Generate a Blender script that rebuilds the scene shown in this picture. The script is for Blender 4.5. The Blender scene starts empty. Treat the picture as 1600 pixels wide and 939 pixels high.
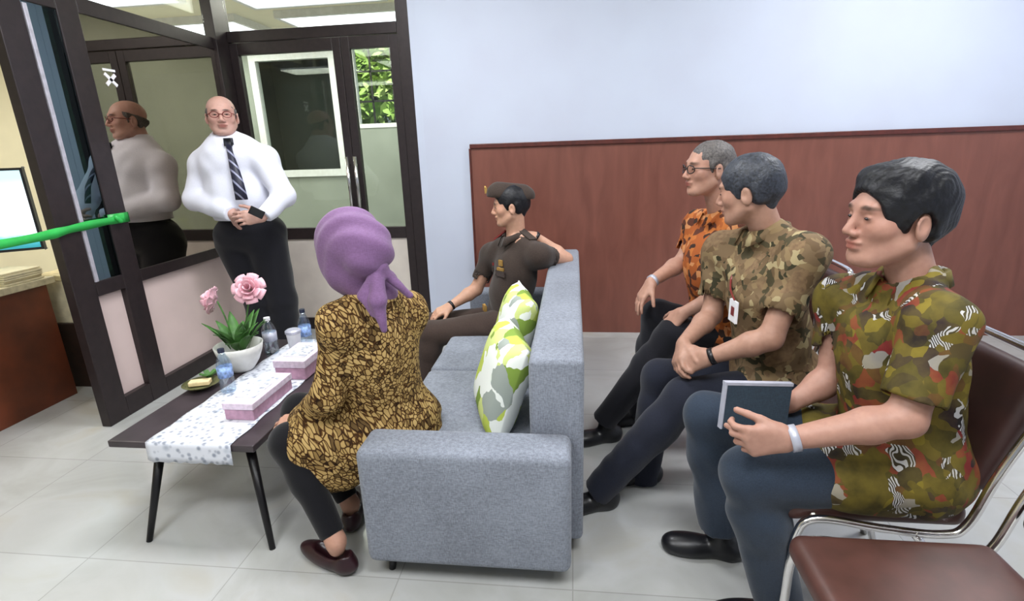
import bpy, bmesh, math, random
import numpy as np
from mathutils import Vector, Matrix
random.seed(4)
rng = np.random.RandomState(7)
S = bpy.context.scene
COL = S.collection

# ------------------------------------------------------------------ camera
F_PX = 811.; CAM_H = 1.42
YAW, PITCH, ROLL = math.radians(7.), math.radians(16.3), math.radians(-1.9)
_fw = np.array([-math.sin(YAW)*math.cos(PITCH), math.cos(YAW)*math.cos(PITCH), -math.sin(PITCH)])
_r0 = np.array([math.cos(YAW), math.sin(YAW), 0.]); _u0 = np.cross(_r0, _fw)
_R = math.cos(ROLL)*_r0 + math.sin(ROLL)*_u0
_U = -math.sin(ROLL)*_r0 + math.cos(ROLL)*_u0
cd = bpy.data.cameras.new('camera'); cam = bpy.data.objects.new('camera', cd); COL.objects.link(cam)
cd.sensor_width = 36.; cd.lens = F_PX/1600*36.; cd.clip_start = .05
cam.matrix_world = Matrix(((_R[0], _U[0], -_fw[0], 0), (_R[1], _U[1], -_fw[1], 0), (_R[2], _U[2], -_fw[2], CAM_H), (0, 0, 0, 1)))
S.camera = cam

# ------------------------------------------------------------------ light
S.view_settings.view_transform = 'Standard'; S.view_settings.look = 'None'
S.view_settings.gamma = 1.; S.view_settings.use_curve_mapping = False
S.view_settings.exposure = 0.06
wd = bpy.data.worlds.new('world'); S.world = wd; wd.use_nodes = True
bg = wd.node_tree.nodes['Background']; bg.inputs[0].default_value = (.86, .92, 1., 1); bg.inputs[1].default_value = .34
def area(name, loc, rot, sx, sy, power, color):
    l = bpy.data.lights.new(name, 'AREA'); l.shape = 'RECTANGLE'; l.size = sx; l.size_y = sy; l.energy = power; l.color = color
    o = bpy.data.objects.new(name, l); COL.objects.link(o); o.location = loc; o.rotation_euler = rot; return o
# light of the ceiling fittings (fittings themselves are built below)
FIT = [(-1.0, 2.3), (.6, .3), (2.1, 2.6), (-1.3, -.2)]
CEIL = 3.1
for (x, y) in FIT:
    area('lamp_glow', (x, y, CEIL-.09), (0, 0, 0), 1.15, .55, 52, (.95, .97, 1.))
CEIL2 = 2.80      # lower suspended ceiling of the office rooms
FIT2 = [(-4.0, 2.6), (-4.0, 4.4), (-2.3, 4.75), (-2.3, 5.75), (-4.0, 5.75)]
for (x, y) in FIT2: area('lamp_glow', (x, y, CEIL2-.09), (0, 0, 0), 1.15, .55, 26, (1., .95, .82))

def ray(u, v): return (u-800)/F_PX*_R - (v-469.5)/F_PX*_U + _fw
def P(u, v, y):
    d = ray(u, v); t = y/d[1]; return np.array([0, 0, CAM_H]) + t*d
def G(u, v, z=0.):
    d = ray(u, v); t = (z-CAM_H)/d[2]; return np.array([0, 0, CAM_H]) + t*d
def A3(*a): return np.array(a, float)
def nrm(v): v = np.array(v, float); return v/np.linalg.norm(v)

# ------------------------------------------------------------------ materials
def lin(c):
    if isinstance(c, str): c = [int(c[i:i+2], 16)/255 for i in (0, 2, 4)]
    return tuple((x/12.92 if x <= .04045 else ((x+.055)/1.055)**2.4) for x in c)+(1.,)
class M:
    def __init__(s, name):
        s.m = bpy.data.materials.new(name); s.m.use_nodes = True; s.t = s.m.node_tree; s.n = s.t.nodes
        s.b = s.n['Principled BSDF']; s.tc = None
    def N(s, typ, **kw):
        n = s.n.new(typ)
        for k, v in kw.items():
            if k in n.inputs.keys() if isinstance(k, str) else False: n.inputs[k].default_value = v
            else: setattr(n, k, v)
        return n
    def L(s, a, b): s.t.links.new(a, b)
    def co(s, scale=1., rot=(0, 0, 0)):
        if s.tc is None: s.tc = s.n.new('ShaderNodeTexCoord')
        mp = s.n.new('ShaderNodeMapping'); s.L(s.tc.outputs['Object'], mp.inputs[0])
        mp.inputs['Scale'].default_value = (scale,)*3 if not isinstance(scale, tuple) else scale
        mp.inputs['Rotation'].default_value = rot
        return mp.outputs[0]
    def co2(s, rot, scale):
        v = s.co(1., rot); mp = s.n.new('ShaderNodeMapping'); s.L(v, mp.inputs[0]); mp.inputs['Scale'].default_value = scale; return mp.outputs[0]
    def noise(s, scale, vec=None, detail=3., dist=0.):
        n = s.n.new('ShaderNodeTexNoise'); n.inputs['Scale'].default_value = scale; n.inputs['Detail'].default_value = detail
        n.inputs['Distortion'].default_value = dist
        s.L(vec if vec is not None else s.co(), n.inputs['Vector']); return n
    def ramp(s, fac, stops, const=False):
        r = s.n.new('ShaderNodeValToRGB'); r.color_ramp.interpolation = 'CONSTANT' if const else 'LINEAR'
        e = r.color_ramp.elements
        while len(e) > 1: e.remove(e[-1])
        e[0].position = stops[0][0]; e[0].color = lin(stops[0][1])
        for p, c in stops[1:]:
            x = e.new(p); x.color = lin(c)
        s.L(fac, r.inputs[0]); return r.outputs[0]
    def mix(s, fac, a, b, mode='MIX'):
        n = s.n.new('ShaderNodeMix'); n.data_type = 'RGBA'; n.blend_type = mode
        for inp, v in ((0, fac), (6, a), (7, b)):
            if hasattr(v, 'links') or hasattr(v, 'is_linked'): s.L(v, n.inputs[inp])
            else: n.inputs[inp].default_value = v
        return n.outputs[2]
    def bump(s, h, strength=.2, dist=.01):
        b = s.n.new('ShaderNodeBump'); b.inputs['Strength'].default_value = strength; b.inputs['Distance'].default_value = dist
        s.L(h, b.inputs['Height']); s.L(b.outputs[0], s.b.inputs['Normal'])
    def set(s, col=None, rough=.5, metal=0., spec=.5):
        if col is not None:
            if isinstance(col, (str, tuple, list)): s.b.inputs['Base Color'].default_value = lin(col)
            else: s.L(col, s.b.inputs['Base Color'])
        s.b.inputs['Roughness'].default_value = rough; s.b.inputs['Metallic'].default_value = metal
        s.b.inputs['Specular IOR Level'].default_value = spec
        return s.m
def shade(c, k):
    v = [int(c[i:i+2], 16) for i in (0, 2, 4)]
    return ''.join('%02x' % max(0, min(255, int(x*k))) for x in v)
def plain(name, c, rough=.5, metal=0., var=.12, scale=25., spec=.5, bump=0.):
    m = M(name); n = m.noise(scale)
    col = m.ramp(n.outputs[0], [(.3, shade(c, 1-var)), (.7, shade(c, 1+var))])
    if bump: m.bump(n.outputs[0], bump, .004)
    return m.set(col, rough, metal, spec)
def glow(name, c, strength):
    m = M(name); m.b.inputs['Base Color'].default_value = lin(c); m.b.inputs['Emission Color'].default_value = lin(c)
    m.b.inputs['Emission Strength'].default_value = strength; return m.m
def glass(name, refl=.12, tint=(1, 1, 1), rough=.0, gcol=(1, 1, 1)):
    m = M(name); t = m.t; out = m.n['Material Output']
    tr = m.n.new('ShaderNodeBsdfTransparent'); tr.inputs[0].default_value = (*tint, 1)
    gl = m.n.new('ShaderNodeBsdfGlossy'); gl.inputs['Roughness'].default_value = rough; gl.inputs[0].default_value = (*gcol, 1)
    mx = m.n.new('ShaderNodeMixShader'); mx.inputs[0].default_value = refl
    m.L(tr.outputs[0], mx.inputs[1]); m.L(gl.outputs[0], mx.inputs[2]); m.L(mx.outputs[0], out.inputs[0]); return m.m

MT = {}
MT['frame'] = plain('dark_brown_aluminium', '2c2425', .38, .2, .1)
MT['frame_edge'] = plain('bare_aluminium', 'b9b6c0', .35, .3, .08)
MT['pink'] = plain('pink_laminate', 'd6c1bd', .55, 0, .03, 3)
MT['kick'] = plain('cream_grey_laminate', 'd2c9c0', .55, 0, .03, 6)
MT['wall'] = plain('pale_blue_white_paint', 'c3cadb', .6, 0, .015, 2)
MT['cream'] = plain('cream_paint', 'e2d9bc', .7, 0, .03, 2)
MT['greyroom'] = plain('pale_grey_paint', '9a9f98', .7, 0, .04, 2)
MT['ceil'] = plain('cream_ceiling', 'f2edd8', .8, 0, .03, 2)
MT['chrome'] = plain('chrome', 'd8d6d6', .18, 1., .03)
MT['blackm'] = plain('black_metal', '141316', .4, .3, .1)
MT['black'] = plain('black_plastic', '17161a', .35, 0, .1)
MT['white'] = plain('white_plastic', 'e8e8ec', .4, 0, .03)
MT['gold'] = plain('gold_metal', 'd9b36a', .3, .7, .1)
MT['red'] = plain('dark_red_enamel', '7a2a28', .4, 0, .1)
MT['glass_clear'] = glass('clear_window_glass', .02, (.93, .96, .94))
MT['glass_dark'] = glass('tinted_reflective_glass', .46, (.07, .085, .08), 0., (1., .88, .76))
MT['glass_side'] = glass('teal_tinted_side_glass', .17, (.10, .17, .18), 0., (.7, .9, 1.))
MT['glass_door'] = glass('door_glass', .03, (.84, .89, .86))
# tiled floor
def floor_mat():
    m = M('polished_floor_tile'); v = m.co(1.)
    br = m.n.new('ShaderNodeTexBrick'); br.offset = 0.; br.inputs['Scale'].default_value = 1.
    br.inputs['Brick Width'].default_value = .6; br.inputs['Row Height'].default_value = .6
    br.inputs['Mortar Size'].default_value = .0022; br.inputs['Bias'].default_value = 0.
    br.inputs['Color1'].default_value = (1, 1, 1, 1); br.inputs['Color2'].default_value = (.94, .94, .94, 1); br.inputs['Mortar'].default_value = (.72, .72, .7, 1)
    m.L(v, br.inputs[0])
    n = m.noise(2.2, v, 6., 1.2)
    c = m.ramp(n.outputs[0], [(.3, 'a9aaa6'), (.55, 'b7b8b7'), (.75, 'b0ada3')])
    col = m.mix(1., c, br.outputs[0], 'MULTIPLY')
    return m.set(col, .16, 0, .5)
MT['floor'] = floor_mat()
def wainscot_mat():
    m = M('red_brown_laminate_panel'); v = m.co((1.2, 1.2, .25))
    n = m.noise(9., v, 5., .6)
    c = m.ramp(n.outputs[0], [(.25, '6d4238'), (.5, '774a3f'), (.78, '825145')])
    return m.set(c, .32, 0, .4)
MT['wains'] = wainscot_mat()
MT['trim'] = plain('dark_brown_moulding', '54261f', .35, 0, .12)
MT['desk'] = plain('brown_desk_veneer', '5a2c18', .4, 0, .18, 5)
MT['deskd'] = plain('dark_wood', '2c1a12', .5, 0, .15)
def fabric(name, c, k=420., var=.14, rough=.9, bump=.25):
    m = M(name); a = m.noise(k, m.co((1, 1, .3)), 1.); b = m.noise(k, m.co((.3, .3, 1)), 1.); g = m.noise(6.)
    x = m.mix(.5, a.outputs[0], b.outputs[0]); x = m.mix(.25, x, g.outputs[0])
    col = m.ramp(x, [(.35, shade(c, 1-var)), (.65, shade(c, 1+var))]); m.bump(x, bump, .003)
    m.b.inputs['Sheen Weight'].default_value = .15
    return m.set(col, rough, 0, .2)
MT['sofa'] = fabric('grey_sofa_weave', '7d828d', 260.)
MT['navy'] = fabric('navy_trouser_cloth', '2c3644', 500., .10)
MT['navy2'] = fabric('dark_navy_trouser_cloth', '20232f', 500., .10)
MT['blackc'] = fabric('black_trouser_cloth', '1a1a20', 500., .10)
MT['charc'] = fabric('charcoal_trouser_cloth', '232227', 500., .10)
MT['leg'] = fabric('black_legging', '101014', 500., .10)
MT['shirtw'] = fabric('white_shirt_cotton', 'dfe1ee', 500., .03, .8, .12)
MT['unif'] = fabric('dark_brown_uniform', '3d332e', 400., .12)
MT['uniftr'] = fabric('brown_uniform_trouser', '40342f', 400., .10)
MT['lilac'] = fabric('lilac_hijab_cloth', '795a81', 300., .07, .75, .15)
MT['shoe'] = plain('black_shoe_leather', '121216', .35, 0, .1)
MT['wshoe'] = plain('dark_maroon_shoe_leather', '2a1218', .35, 0, .1)
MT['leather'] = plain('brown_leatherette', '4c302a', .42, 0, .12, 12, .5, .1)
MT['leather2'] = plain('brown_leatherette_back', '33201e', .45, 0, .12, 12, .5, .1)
MT['book'] = fabric('dark_slate_book_cloth', '2f3c49', 300., .1, .6)
MT['silver'] = plain('silver_edge', 'b6b8c6', .35, .2, .05)
MT['tabletop'] = plain('dark_walnut_laminate', '3a3236', .35, 0, .15, 8)
MT['rose'] = plain('pink_silk_petal', 'e8b6c2', .6, 0, .07, 20)
MT['leaf'] = plain('green_leaf', '3f6a2e', .55, 0, .25, 15)
MT['porc'] = plain('white_porcelain', 'd9d9d4', .25, 0, .03)
MT['paper'] = plain('cream_paper', 'd9cfae', .8, 0, .05)
MT['ribbon'] = plain('green_satin_ribbon', '2fae4e', .35, 0, .12, 8)
MT['bottle'] = glass('clear_bottle_plastic', .16, (.80, .88, .95), .05)
MT['bluelabel'] = plain('blue_bottle_label', '7d97c4', .4, 0, .3, 60)
MT['bluecap'] = plain('dark_blue_cap', '20283e', .4, 0, .1)
MT['pinkbox'] = plain('pink_card', 'b78fa6', .6, 0, .10, 30)
MT['pinktop'] = plain('pale_pink_card', 'e0cfe0', .6, 0, .06, 60)
MT['hairb'] = plain('black_hair', '0e0f15', .5, 0, .3, 90, .35, .5)
MT['hairg'] = plain('greying_black_hair', '2b2f38', .5, 0, .35, 120, .5, .5)
MT['hairgg'] = plain('grey_hair', '55504f', .6, 0, .25, 120, .5, .5)
MT['eye'] = plain('eye', '20181a', .15, 0, .1)
MT['screen'] = None

def batik(name, kind):
    m = M(name)
    if kind == 'parang':                                        # mustard cloth with dark broken diagonal strokes
        n = m.noise(9., m.co(), 2.); v = m.co2((.55, .75, .2), (1., 1., .32))
        add = m.n.new('ShaderNodeVectorMath'); add.operation = 'MULTIPLY_ADD'; m.L(n.outputs[1], add.inputs[0]); add.inputs[1].default_value = (.05,)*3; m.L(v, add.inputs[2])
        vo = m.n.new('ShaderNodeTexVoronoi'); vo.feature = 'DISTANCE_TO_EDGE'; vo.inputs['Scale'].default_value = 78.; m.L(add.outputs[0], vo.inputs[0])
        vc = m.n.new('ShaderNodeTexVoronoi'); vc.inputs['Scale'].default_value = 78.; m.L(add.outputs[0], vc.inputs[0])
        sc = m.n.new('ShaderNodeSeparateColor'); m.L(vc.outputs['Color'], sc.inputs[0])
        a = m.ramp(sc.outputs[0], [(0, '5a4526'), (.10, '846a3e'), (.22, 'a88c58'), (.65, 'b39762'), (.9, '8a6f42')], True)
        b = m.ramp(vo.outputs[0], [(0, '4a3626'), (.07, '7a6040'), (.14, 'ffffff')])
        c = m.mix(1., a, b, 'MULTIPLY'); m.bump(m.noise(40.).outputs[0], .1, .003)
        return m.set(c, .8, 0, .2)
    def cells(scale, stops, dist=.35, nscale=4., rot=(0.3, .2, .4)):
        v = m.co(1., rot); n = m.noise(nscale, v, 3.)
        add = m.n.new('ShaderNodeVectorMath'); add.operation = 'MULTIPLY_ADD'; m.L(n.outputs[1], add.inputs[0]); add.inputs[1].default_value = (dist,)*3; m.L(v, add.inputs[2])
        vo = m.n.new('ShaderNodeTexVoronoi'); vo.inputs['Scale'].default_value = scale; m.L(add.outputs[0], vo.inputs[0])
        s = m.n.new('ShaderNodeSeparateColor'); m.L(vo.outputs['Color'], s.inputs[0])
        return m.ramp(s.outputs[0], stops, True), s, add.outputs[0]
    def lines(vec, scale, lo, hi, dist=3.):
        w = m.n.new('ShaderNodeTexWave'); w.inputs['Scale'].default_value = scale; w.inputs['Distortion'].default_value = dist; m.L(vec, w.inputs[0])
        return m.ramp(w.outputs[0], [(0, lo), (.5, hi)], True)
    if kind == 'olive':
        c, s, v = cells(31., [(0, '3c3614'), (.22, '5c4f1b'), (.38, '241c18'), (.48, '7a2626'), (.64, '2a1c22'), (.78, '54301f'), (.86, '74661f'), (.95, '94908a')], .16, 7.)
        ln = lines(v, 46., '1d1a1e', 'c8c8cc', 2.)
        fac = m.ramp(s.outputs[1], [(0, '000000'), (.90, 'ffffff')], True)
        big = m.noise(6.5, m.co(1.), 3.); mask = m.ramp(big.outputs[0], [(0, '000000'), (.455, 'ffffff')], True)
        base = m.ramp(m.noise(30.).outputs[0], [(.3, '352f13'), (.6, '564b19')])
        c2 = m.mix(fac, c, ln); c3 = m.mix(mask, base, c2)
        return m.set(m.mix(.25, c3, m.ramp(m.noise(14., None, 4.).outputs[0], [(.35, '241c14'), (.6, '8a7a34')])), .75, 0, .25)
    if kind == 'tan':
        c, s, v = cells(38., [(0, '735f46'), (.3, '846f50'), (.5, '47402c'), (.66, '66523a'), (.84, 'a3946f'), (.93, '33301f')], .12, 9.)
        big = m.noise(7., m.co(1.), 3.); mask = m.ramp(big.outputs[0], [(0, '000000'), (.46, 'ffffff')], True)
        base = m.ramp(m.noise(60.).outputs[0], [(.3, '6b5540'), (.6, '826a4e')])
        return m.set(m.mix(mask, base, c), .78, 0, .25)
    if kind == 'orange':
        c, s, v = cells(34., [(0, 'a65a2c'), (.35, 'bd7038'), (.6, '5a3326'), (.8, 'c98a5a'), (.92, '3a2a24')], .08, 9.)
        return m.set(c, .78, 0, .25)
    if kind == 'leafy':                                        # white cushion with lime and grey leaves
        c, s, v = cells(13., [(0, 'e9eee8'), (.42, 'b9c95a'), (.58, 'dfe8dc'), (.72, '7f9a44'), (.84, '9aa39c'), (.92, 'cdd98a')], .10, 8.)
        return m.set(c, .85, 0, .2)
MT['b_woman'] = batik('mustard_parang_batik', 'parang')
MT['b_olive'] = batik('olive_red_batik', 'olive')
MT['b_tan'] = batik('tan_brown_batik', 'tan')
MT['b_orange'] = batik('orange_batik', 'orange')
MT['b_leafy'] = batik('leaf_print_cotton', 'leafy')
def lace_mat():
    m = M('white_lace'); v = m.co(1.)
    vo = m.n.new('ShaderNodeTexVoronoi'); vo.inputs['Scale'].default_value = 42.; m.L(v, vo.inputs[0])
    vo2 = m.n.new('ShaderNodeTexVoronoi'); vo2.inputs['Scale'].default_value = 17.; m.L(v, vo2.inputs[0])
    a = m.ramp(vo.outputs[0], [(0, '858c9c'), (.25, 'a4a9b6'), (.45, 'd6d9e2')])
    b = m.ramp(vo2.outputs[0], [(0, '8fa0b0'), (.35, 'ffffff')])
    return m.set(m.mix(.8, a, b, 'MULTIPLY'), .8)
MT['lace'] = lace_mat()
def skin_mat(name, rough=.5):
    m = M(name); at = m.n.new('ShaderNodeVertexColor'); at.layer_name = 'Col'
    n = m.noise(60.); c = m.mix(.12, at.outputs[0], m.ramp(n.outputs[0], [(.3, '8a5c48'), (.7, 'd8ab92')]))
    m.b.inputs['Subsurface Weight'].default_value = .08; m.b.inputs['Subsurface Radius'].default_value = (.02, .01, .005)
    return m.set(c, rough, 0, .4)
MT['skin'] = skin_mat('skin')

# ------------------------------------------------------------------ mesh helpers
def tagp(o, label=None, cat=None, group=None, kind=None):
    if label: o['label'] = label
    if cat: o['category'] = cat
    if group: o['group'] = group
    if kind: o['kind'] = kind
    return o
def empty(name, loc, label, cat, group=None, rz=0.):
    o = bpy.data.objects.new(name, None); COL.objects.link(o); o.location = loc; o.rotation_euler = (0, 0, rz); o.empty_display_size = .1
    return tagp(o, label, cat, group)
def link(name, me, m, parent=None, loc=None, smooth=False):
    if m is not None: me.materials.append(m)
    if smooth: me.polygons.foreach_set('use_smooth', [True]*len(me.polygons))
    o = bpy.data.objects.new(name, me); COL.objects.link(o)
    if parent is not None: o.parent = parent
    if loc is not None: o.location = loc
    return o
class BM:
    """collects shapes for one mesh; coordinates are local to origin org"""
    def __init__(s, org=(0, 0, 0)): s.b = bmesh.new(); s.o = Vector(org)
    def box(s, lo, hi, bev=0., seg=2):
        lo, hi = Vector(lo)-s.o, Vector(hi)-s.o
        r = bmesh.ops.create_cube(s.b, size=1.); vs = r['verts']
        for v in vs: v.co = Vector([(lo[i]+hi[i])/2+v.co[i]*(hi[i]-lo[i]) for i in range(3)])
        if bev:
            es = list({e for v in vs for e in v.link_edges})
            bmesh.ops.bevel(s.b, geom=es, offset=bev, segments=seg, affect='EDGES', profile=.5)
        return s
    def obox(s, c, ax, half, bev=0., seg=2):
        """oriented box: centre, three axes, half sizes"""
        r = bmesh.ops.create_cube(s.b, size=2.); vs = r['verts']; c = Vector(c)-s.o; ax = [Vector(a).normalized() for a in ax]
        for v in vs:
            k = v.co.copy(); v.co = c+ax[0]*k[0]*half[0]+ax[1]*k[1]*half[1]+ax[2]*k[2]*half[2]
        if bev:
            es = list({e for v in vs for e in v.link_edges})
            bmesh.ops.bevel(s.b, geom=es, offset=bev, segments=seg, affect='EDGES', profile=.5)
        return s
    def tube(s, pts, r, n=12, cap=True):
        pts = [Vector(p)-s.o for p in pts]; rs = r if isinstance(r, (list, tuple)) else [r]*len(pts)
        rings = []; up = None
        for i, p in enumerate(pts):
            t = (pts[min(i+1, len(pts)-1)]-pts[max(i-1, 0)]).normalized()
            if up is None: up = t.orthogonal().normalized()
            up = (up-t*up.dot(t)).normalized(); w = t.cross(up)
            rings.append([s.b.verts.new(p+(up*math.cos(a)+w*math.sin(a))*rs[i]) for a in [2*math.pi*k/n for k in range(n)]])
        for a, b in zip(rings, rings[1:]):
            for k in range(n): s.b.faces.new((a[k], a[(k+1) % n], b[(k+1) % n], b[k]))
        if cap: s.b.faces.new(rings[0][::-1]); s.b.faces.new(rings[-1])
        return s
    def lathe(s, c, prof, n=28):
        c = Vector(c)-s.o; rings = []
        for (r, z) in prof:
            rings.append([s.b.verts.new(c+Vector((r*math.cos(2*math.pi*k/n), r*math.sin(2*math.pi*k/n), z))) for k in range(n)])
        for a, b in zip(rings, rings[1:]):
            for k in range(n): s.b.faces.new((a[k], a[(k+1) % n], b[(k+1) % n], b[k]))
        s.b.faces.new(rings[0][::-1]); s.b.faces.new(rings[-1]); return s
    def quad(s, pts):
        s.b.faces.new([s.b.verts.new(Vector(p)-s.o) for p in pts]); return s
    def done(s, name, m, parent=None, smooth=False, world=False):
        bmesh.ops.recalc_face_normals(s.b, faces=s.b.faces[:])
        me = bpy.data.meshes.new(name); s.b.to_mesh(me); s.b.free()
        return link(name, me, m, parent, None if parent is not None else s.o, smooth)
def smoothpath(pts, n=8):
    pts = [Vector(p) for p in pts]; out = []
    for i in range(len(pts)-1):
        p0, p1, p2, p3 = pts[max(i-1, 0)], pts[i], pts[i+1], pts[min(i+2, len(pts)-1)]
        for k in range(n):
            t = k/n; out.append(.5*((2*p1)+(p2-p0)*t+(2*p0-5*p1+4*p2-p3)*t*t+(3*p1-p0-3*p2+p3)*t**3))
    out.append(pts[-1]); return out
def struct(name, lo, hi, m, bev=0.):
    o = BM(((lo[0]+hi[0])/2, (lo[1]+hi[1])/2, lo[2])).box(lo, hi, bev).done(name, m); o['kind'] = 'structure'; return o

# ------------------------------------------------------------------ signed-distance sculpting (surface nets)
class Sdf:
    def __init__(s): s.p = []
    def cap(s, a, b, ra, rb=None, k=.02, sub=False, clip=None):
        s.p.append(('c', np.array(a, float), np.array(b, float), ra, ra if rb is None else rb, k, sub, clip)); return s
    def ell(s, c, r, ax=None, k=.02, sub=False, clip=None):
        s.p.append(('e', np.array(c, float), np.array(r, float), np.eye(3) if ax is None else np.array(ax, float), None, k, sub, clip)); return s
    def rbox(s, c, h, rad, ax=None, k=.01, sub=False, clip=None):
        s.p.append(('b', np.array(c, float), np.array(h, float), np.eye(3) if ax is None else np.array(ax, float), rad, k, sub, clip)); return s
    def bounds(s, q):
        if q[0] == 'c': r = max(q[3], q[4]); return np.minimum(q[1], q[2])-r, np.maximum(q[1], q[2])+r
        h = np.abs(q[3].T) @ (q[2] if q[0] == 'e' else q[2]+q[4]); return q[1]-h, q[1]+h
    def mesh(s, name, m, vox, org, parent=None, planes=(), disp=None, color=None):
        lo = np.min([s.bounds(q)[0] for q in s.p if not q[6]], 0)-3*vox
        hi = np.max([s.bounds(q)[1] for q in s.p if not q[6]], 0)+3*vox
        n = np.ceil((hi-lo)/vox).astype(int)+1
        f = np.full(n, .2, np.float32)
        ax = [(lo[i]+vox*np.arange(n[i])).astype(np.float32) for i in range(3)]
        for q in s.p:
            k = q[5]; a, b = s.bounds(q); mg = k+4*vox
            i0 = np.clip(np.floor((a-mg-lo)/vox).astype(int), 0, n); i1 = np.clip(np.ceil((b+mg-lo)/vox).astype(int)+1, 0, n)
            if (i1 <= i0).any(): continue
            X = ax[0][i0[0]:i1[0], None, None]; Y = ax[1][None, i0[1]:i1[1], None]; Z = ax[2][None, None, i0[2]:i1[2]]
            if q[0] == 'c':
                pa = (X-q[1][0], Y-q[1][1], Z-q[1][2]); ba = q[2]-q[1]; L = max(float(ba@ba), 1e-9)
                t = np.clip((pa[0]*ba[0]+pa[1]*ba[1]+pa[2]*ba[2])/L, 0, 1)
                d = np.sqrt((pa[0]-t*ba[0])**2+(pa[1]-t*ba[1])**2+(pa[2]-t*ba[2])**2)-(q[3]+t*(q[4]-q[3]))
            else:
                dx, dy, dz = X-q[1][0], Y-q[1][1], Z-q[1][2]; A = q[3]
                l = [A[i][0]*dx+A[i][1]*dy+A[i][2]*dz for i in range(3)]
                if q[0] == 'e':
                    r = q[2]; k0 = np.sqrt((l[0]/r[0])**2+(l[1]/r[1])**2+(l[2]/r[2])**2)
                    k1 = np.sqrt((l[0]/r[0]**2)**2+(l[1]/r[1]**2)**2+(l[2]/r[2]**2)**2)+1e-6
                    d = k0*(k0-1)/k1
                else:
                    e = [np.abs(l[i])-q[2][i] for i in range(3)]
                    d = np.sqrt(sum(np.maximum(x, 0)**2 for x in e))+np.minimum(np.maximum(np.maximum(e[0], e[1]), e[2]), 0)-q[4]
            if q[7] is not None:
                for (cp, cn) in (q[7] if isinstance(q[7], list) else [q[7]]):
                    cn = nrm(cn); d = np.maximum(d, (X-cp[0])*cn[0]+(Y-cp[1])*cn[1]+(Z-cp[2])*cn[2])
            g = f[i0[0]:i1[0], i0[1]:i1[1], i0[2]:i1[2]]
            if q[6]:
                h = np.maximum(k-np.abs(g+d), 0)/k if k > 0 else 0
                g[...] = np.maximum(g, -d)+h*h*k*.25
            else:
                h = np.maximum(k-np.abs(g-d), 0)/k if k > 0 else 0
                g[...] = np.minimum(g, d)-h*h*k*.25
        X, Y, Z = ax[0][:, None, None], ax[1][None, :, None], ax[2][None, None, :]
        if disp is not None: f += disp(X, Y, Z)
        for (cp, cn) in planes:
            cn = nrm(cn); f = np.maximum(f, (X-cp[0])*cn[0]+(Y-cp[1])*cn[1]+(Z-cp[2])*cn[2])
        f[0], f[-1], f[:, 0], f[:, -1], f[:, :, 0], f[:, :, -1] = (.1,)*6
        ins = f < 0
        cnt = np.zeros(n-1, np.int8)
        for dx in (0, 1):
            for dy in (0, 1):
                for dz in (0, 1): cnt += ins[dx:n[0]-1+dx, dy:n[1]-1+dy, dz:n[2]-1+dz]
        act = (cnt > 0) & (cnt < 8); I = np.argwhere(act); idx = np.full(n-1, -1, np.int32); idx[act] = np.arange(len(I))
        acc = np.zeros((len(I), 3)); w = np.zeros(len(I))
        cor = [(a, b, c) for a in (0, 1) for b in (0, 1) for c in (0, 1)]
        fv = {c: f[I[:, 0]+c[0], I[:, 1]+c[1], I[:, 2]+c[2]].astype(float) for c in cor}
        for c in cor:
            for d in range(3):
                if c[d] == 0:
                    e = list(c); e[d] = 1; e = tuple(e); A, B = fv[c], fv[e]; x = (A < 0) != (B < 0)
                    t = np.where(x, A/np.where(x, A-B, 1), 0)
                    pt = np.tile(np.array(c, float), (len(I), 1)); pt[:, d] = t
                    acc += pt*x[:, None]; w += x
        V = lo+(I+acc/np.maximum(w, 1)[:, None])*vox
        quads = []
        for d in range(3):
            o1, o2 = (d+1) % 3, (d+2) % 3
            sl0 = [slice(None)]*3; sl1 = [slice(None)]*3; sl0[d] = slice(0, n[d]-1); sl1[d] = slice(1, n[d])
            ch = ins[tuple(sl0)] != ins[tuple(sl1)]; E = np.argwhere(ch)
            E = E[(E[:, o1] > 0) & (E[:, o2] > 0) & (E[:, o1] < n[o1]-1) & (E[:, o2] < n[o2]-1)]
            def g(a, b):
                e = E.copy(); e[:, o1] -= a; e[:, o2] -= b; return idx[e[:, 0], e[:, 1], e[:, 2]]
            Q = np.stack([g(0, 0), g(1, 0), g(1, 1), g(0, 1)], 1)
            fl = ins[E[:, 0], E[:, 1], E[:, 2]]; Q[~fl] = Q[~fl][:, ::-1]; quads.append(Q)
        Q = np.concatenate(quads)
        # two gentle smoothing passes keep the sculpted surface even
        me = bpy.data.meshes.new(name)
        org = np.array(org, float)
        for _ in range(2):
            s_, c_ = np.zeros_like(V), np.zeros(len(V))
            for a in range(4):
                b = (a+1) % 4; np.add.at(s_, Q[:, a], V[Q[:, b]]); np.add.at(c_, Q[:, a], 1)
            V = V*.6+.4*s_/np.maximum(c_, 1)[:, None]
        L = (V-org).astype(np.float32)
        me.vertices.add(len(V)); me.vertices.foreach_set('co', L.ravel())
        me.loops.add(len(Q)*4); me.loops.foreach_set('vertex_index', Q.astype(np.int32).ravel())
        me.polygons.add(len(Q)); me.polygons.foreach_set('loop_start', np.arange(0, len(Q)*4, 4, dtype=np.int32))
        me.update(calc_edges=True)
        me.polygons.foreach_set('use_smooth', np.ones(len(Q), bool))
        if color is not None:
            ca = me.color_attributes.new('Col', 'FLOAT_COLOR', 'POINT'); c = np.ones((len(V), 4), np.float32); c[:, :3] = color(V)
            ca.data.foreach_set('color', c.ravel())
        return link(name, me, m, parent, None if parent is not None else tuple(org))
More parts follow.
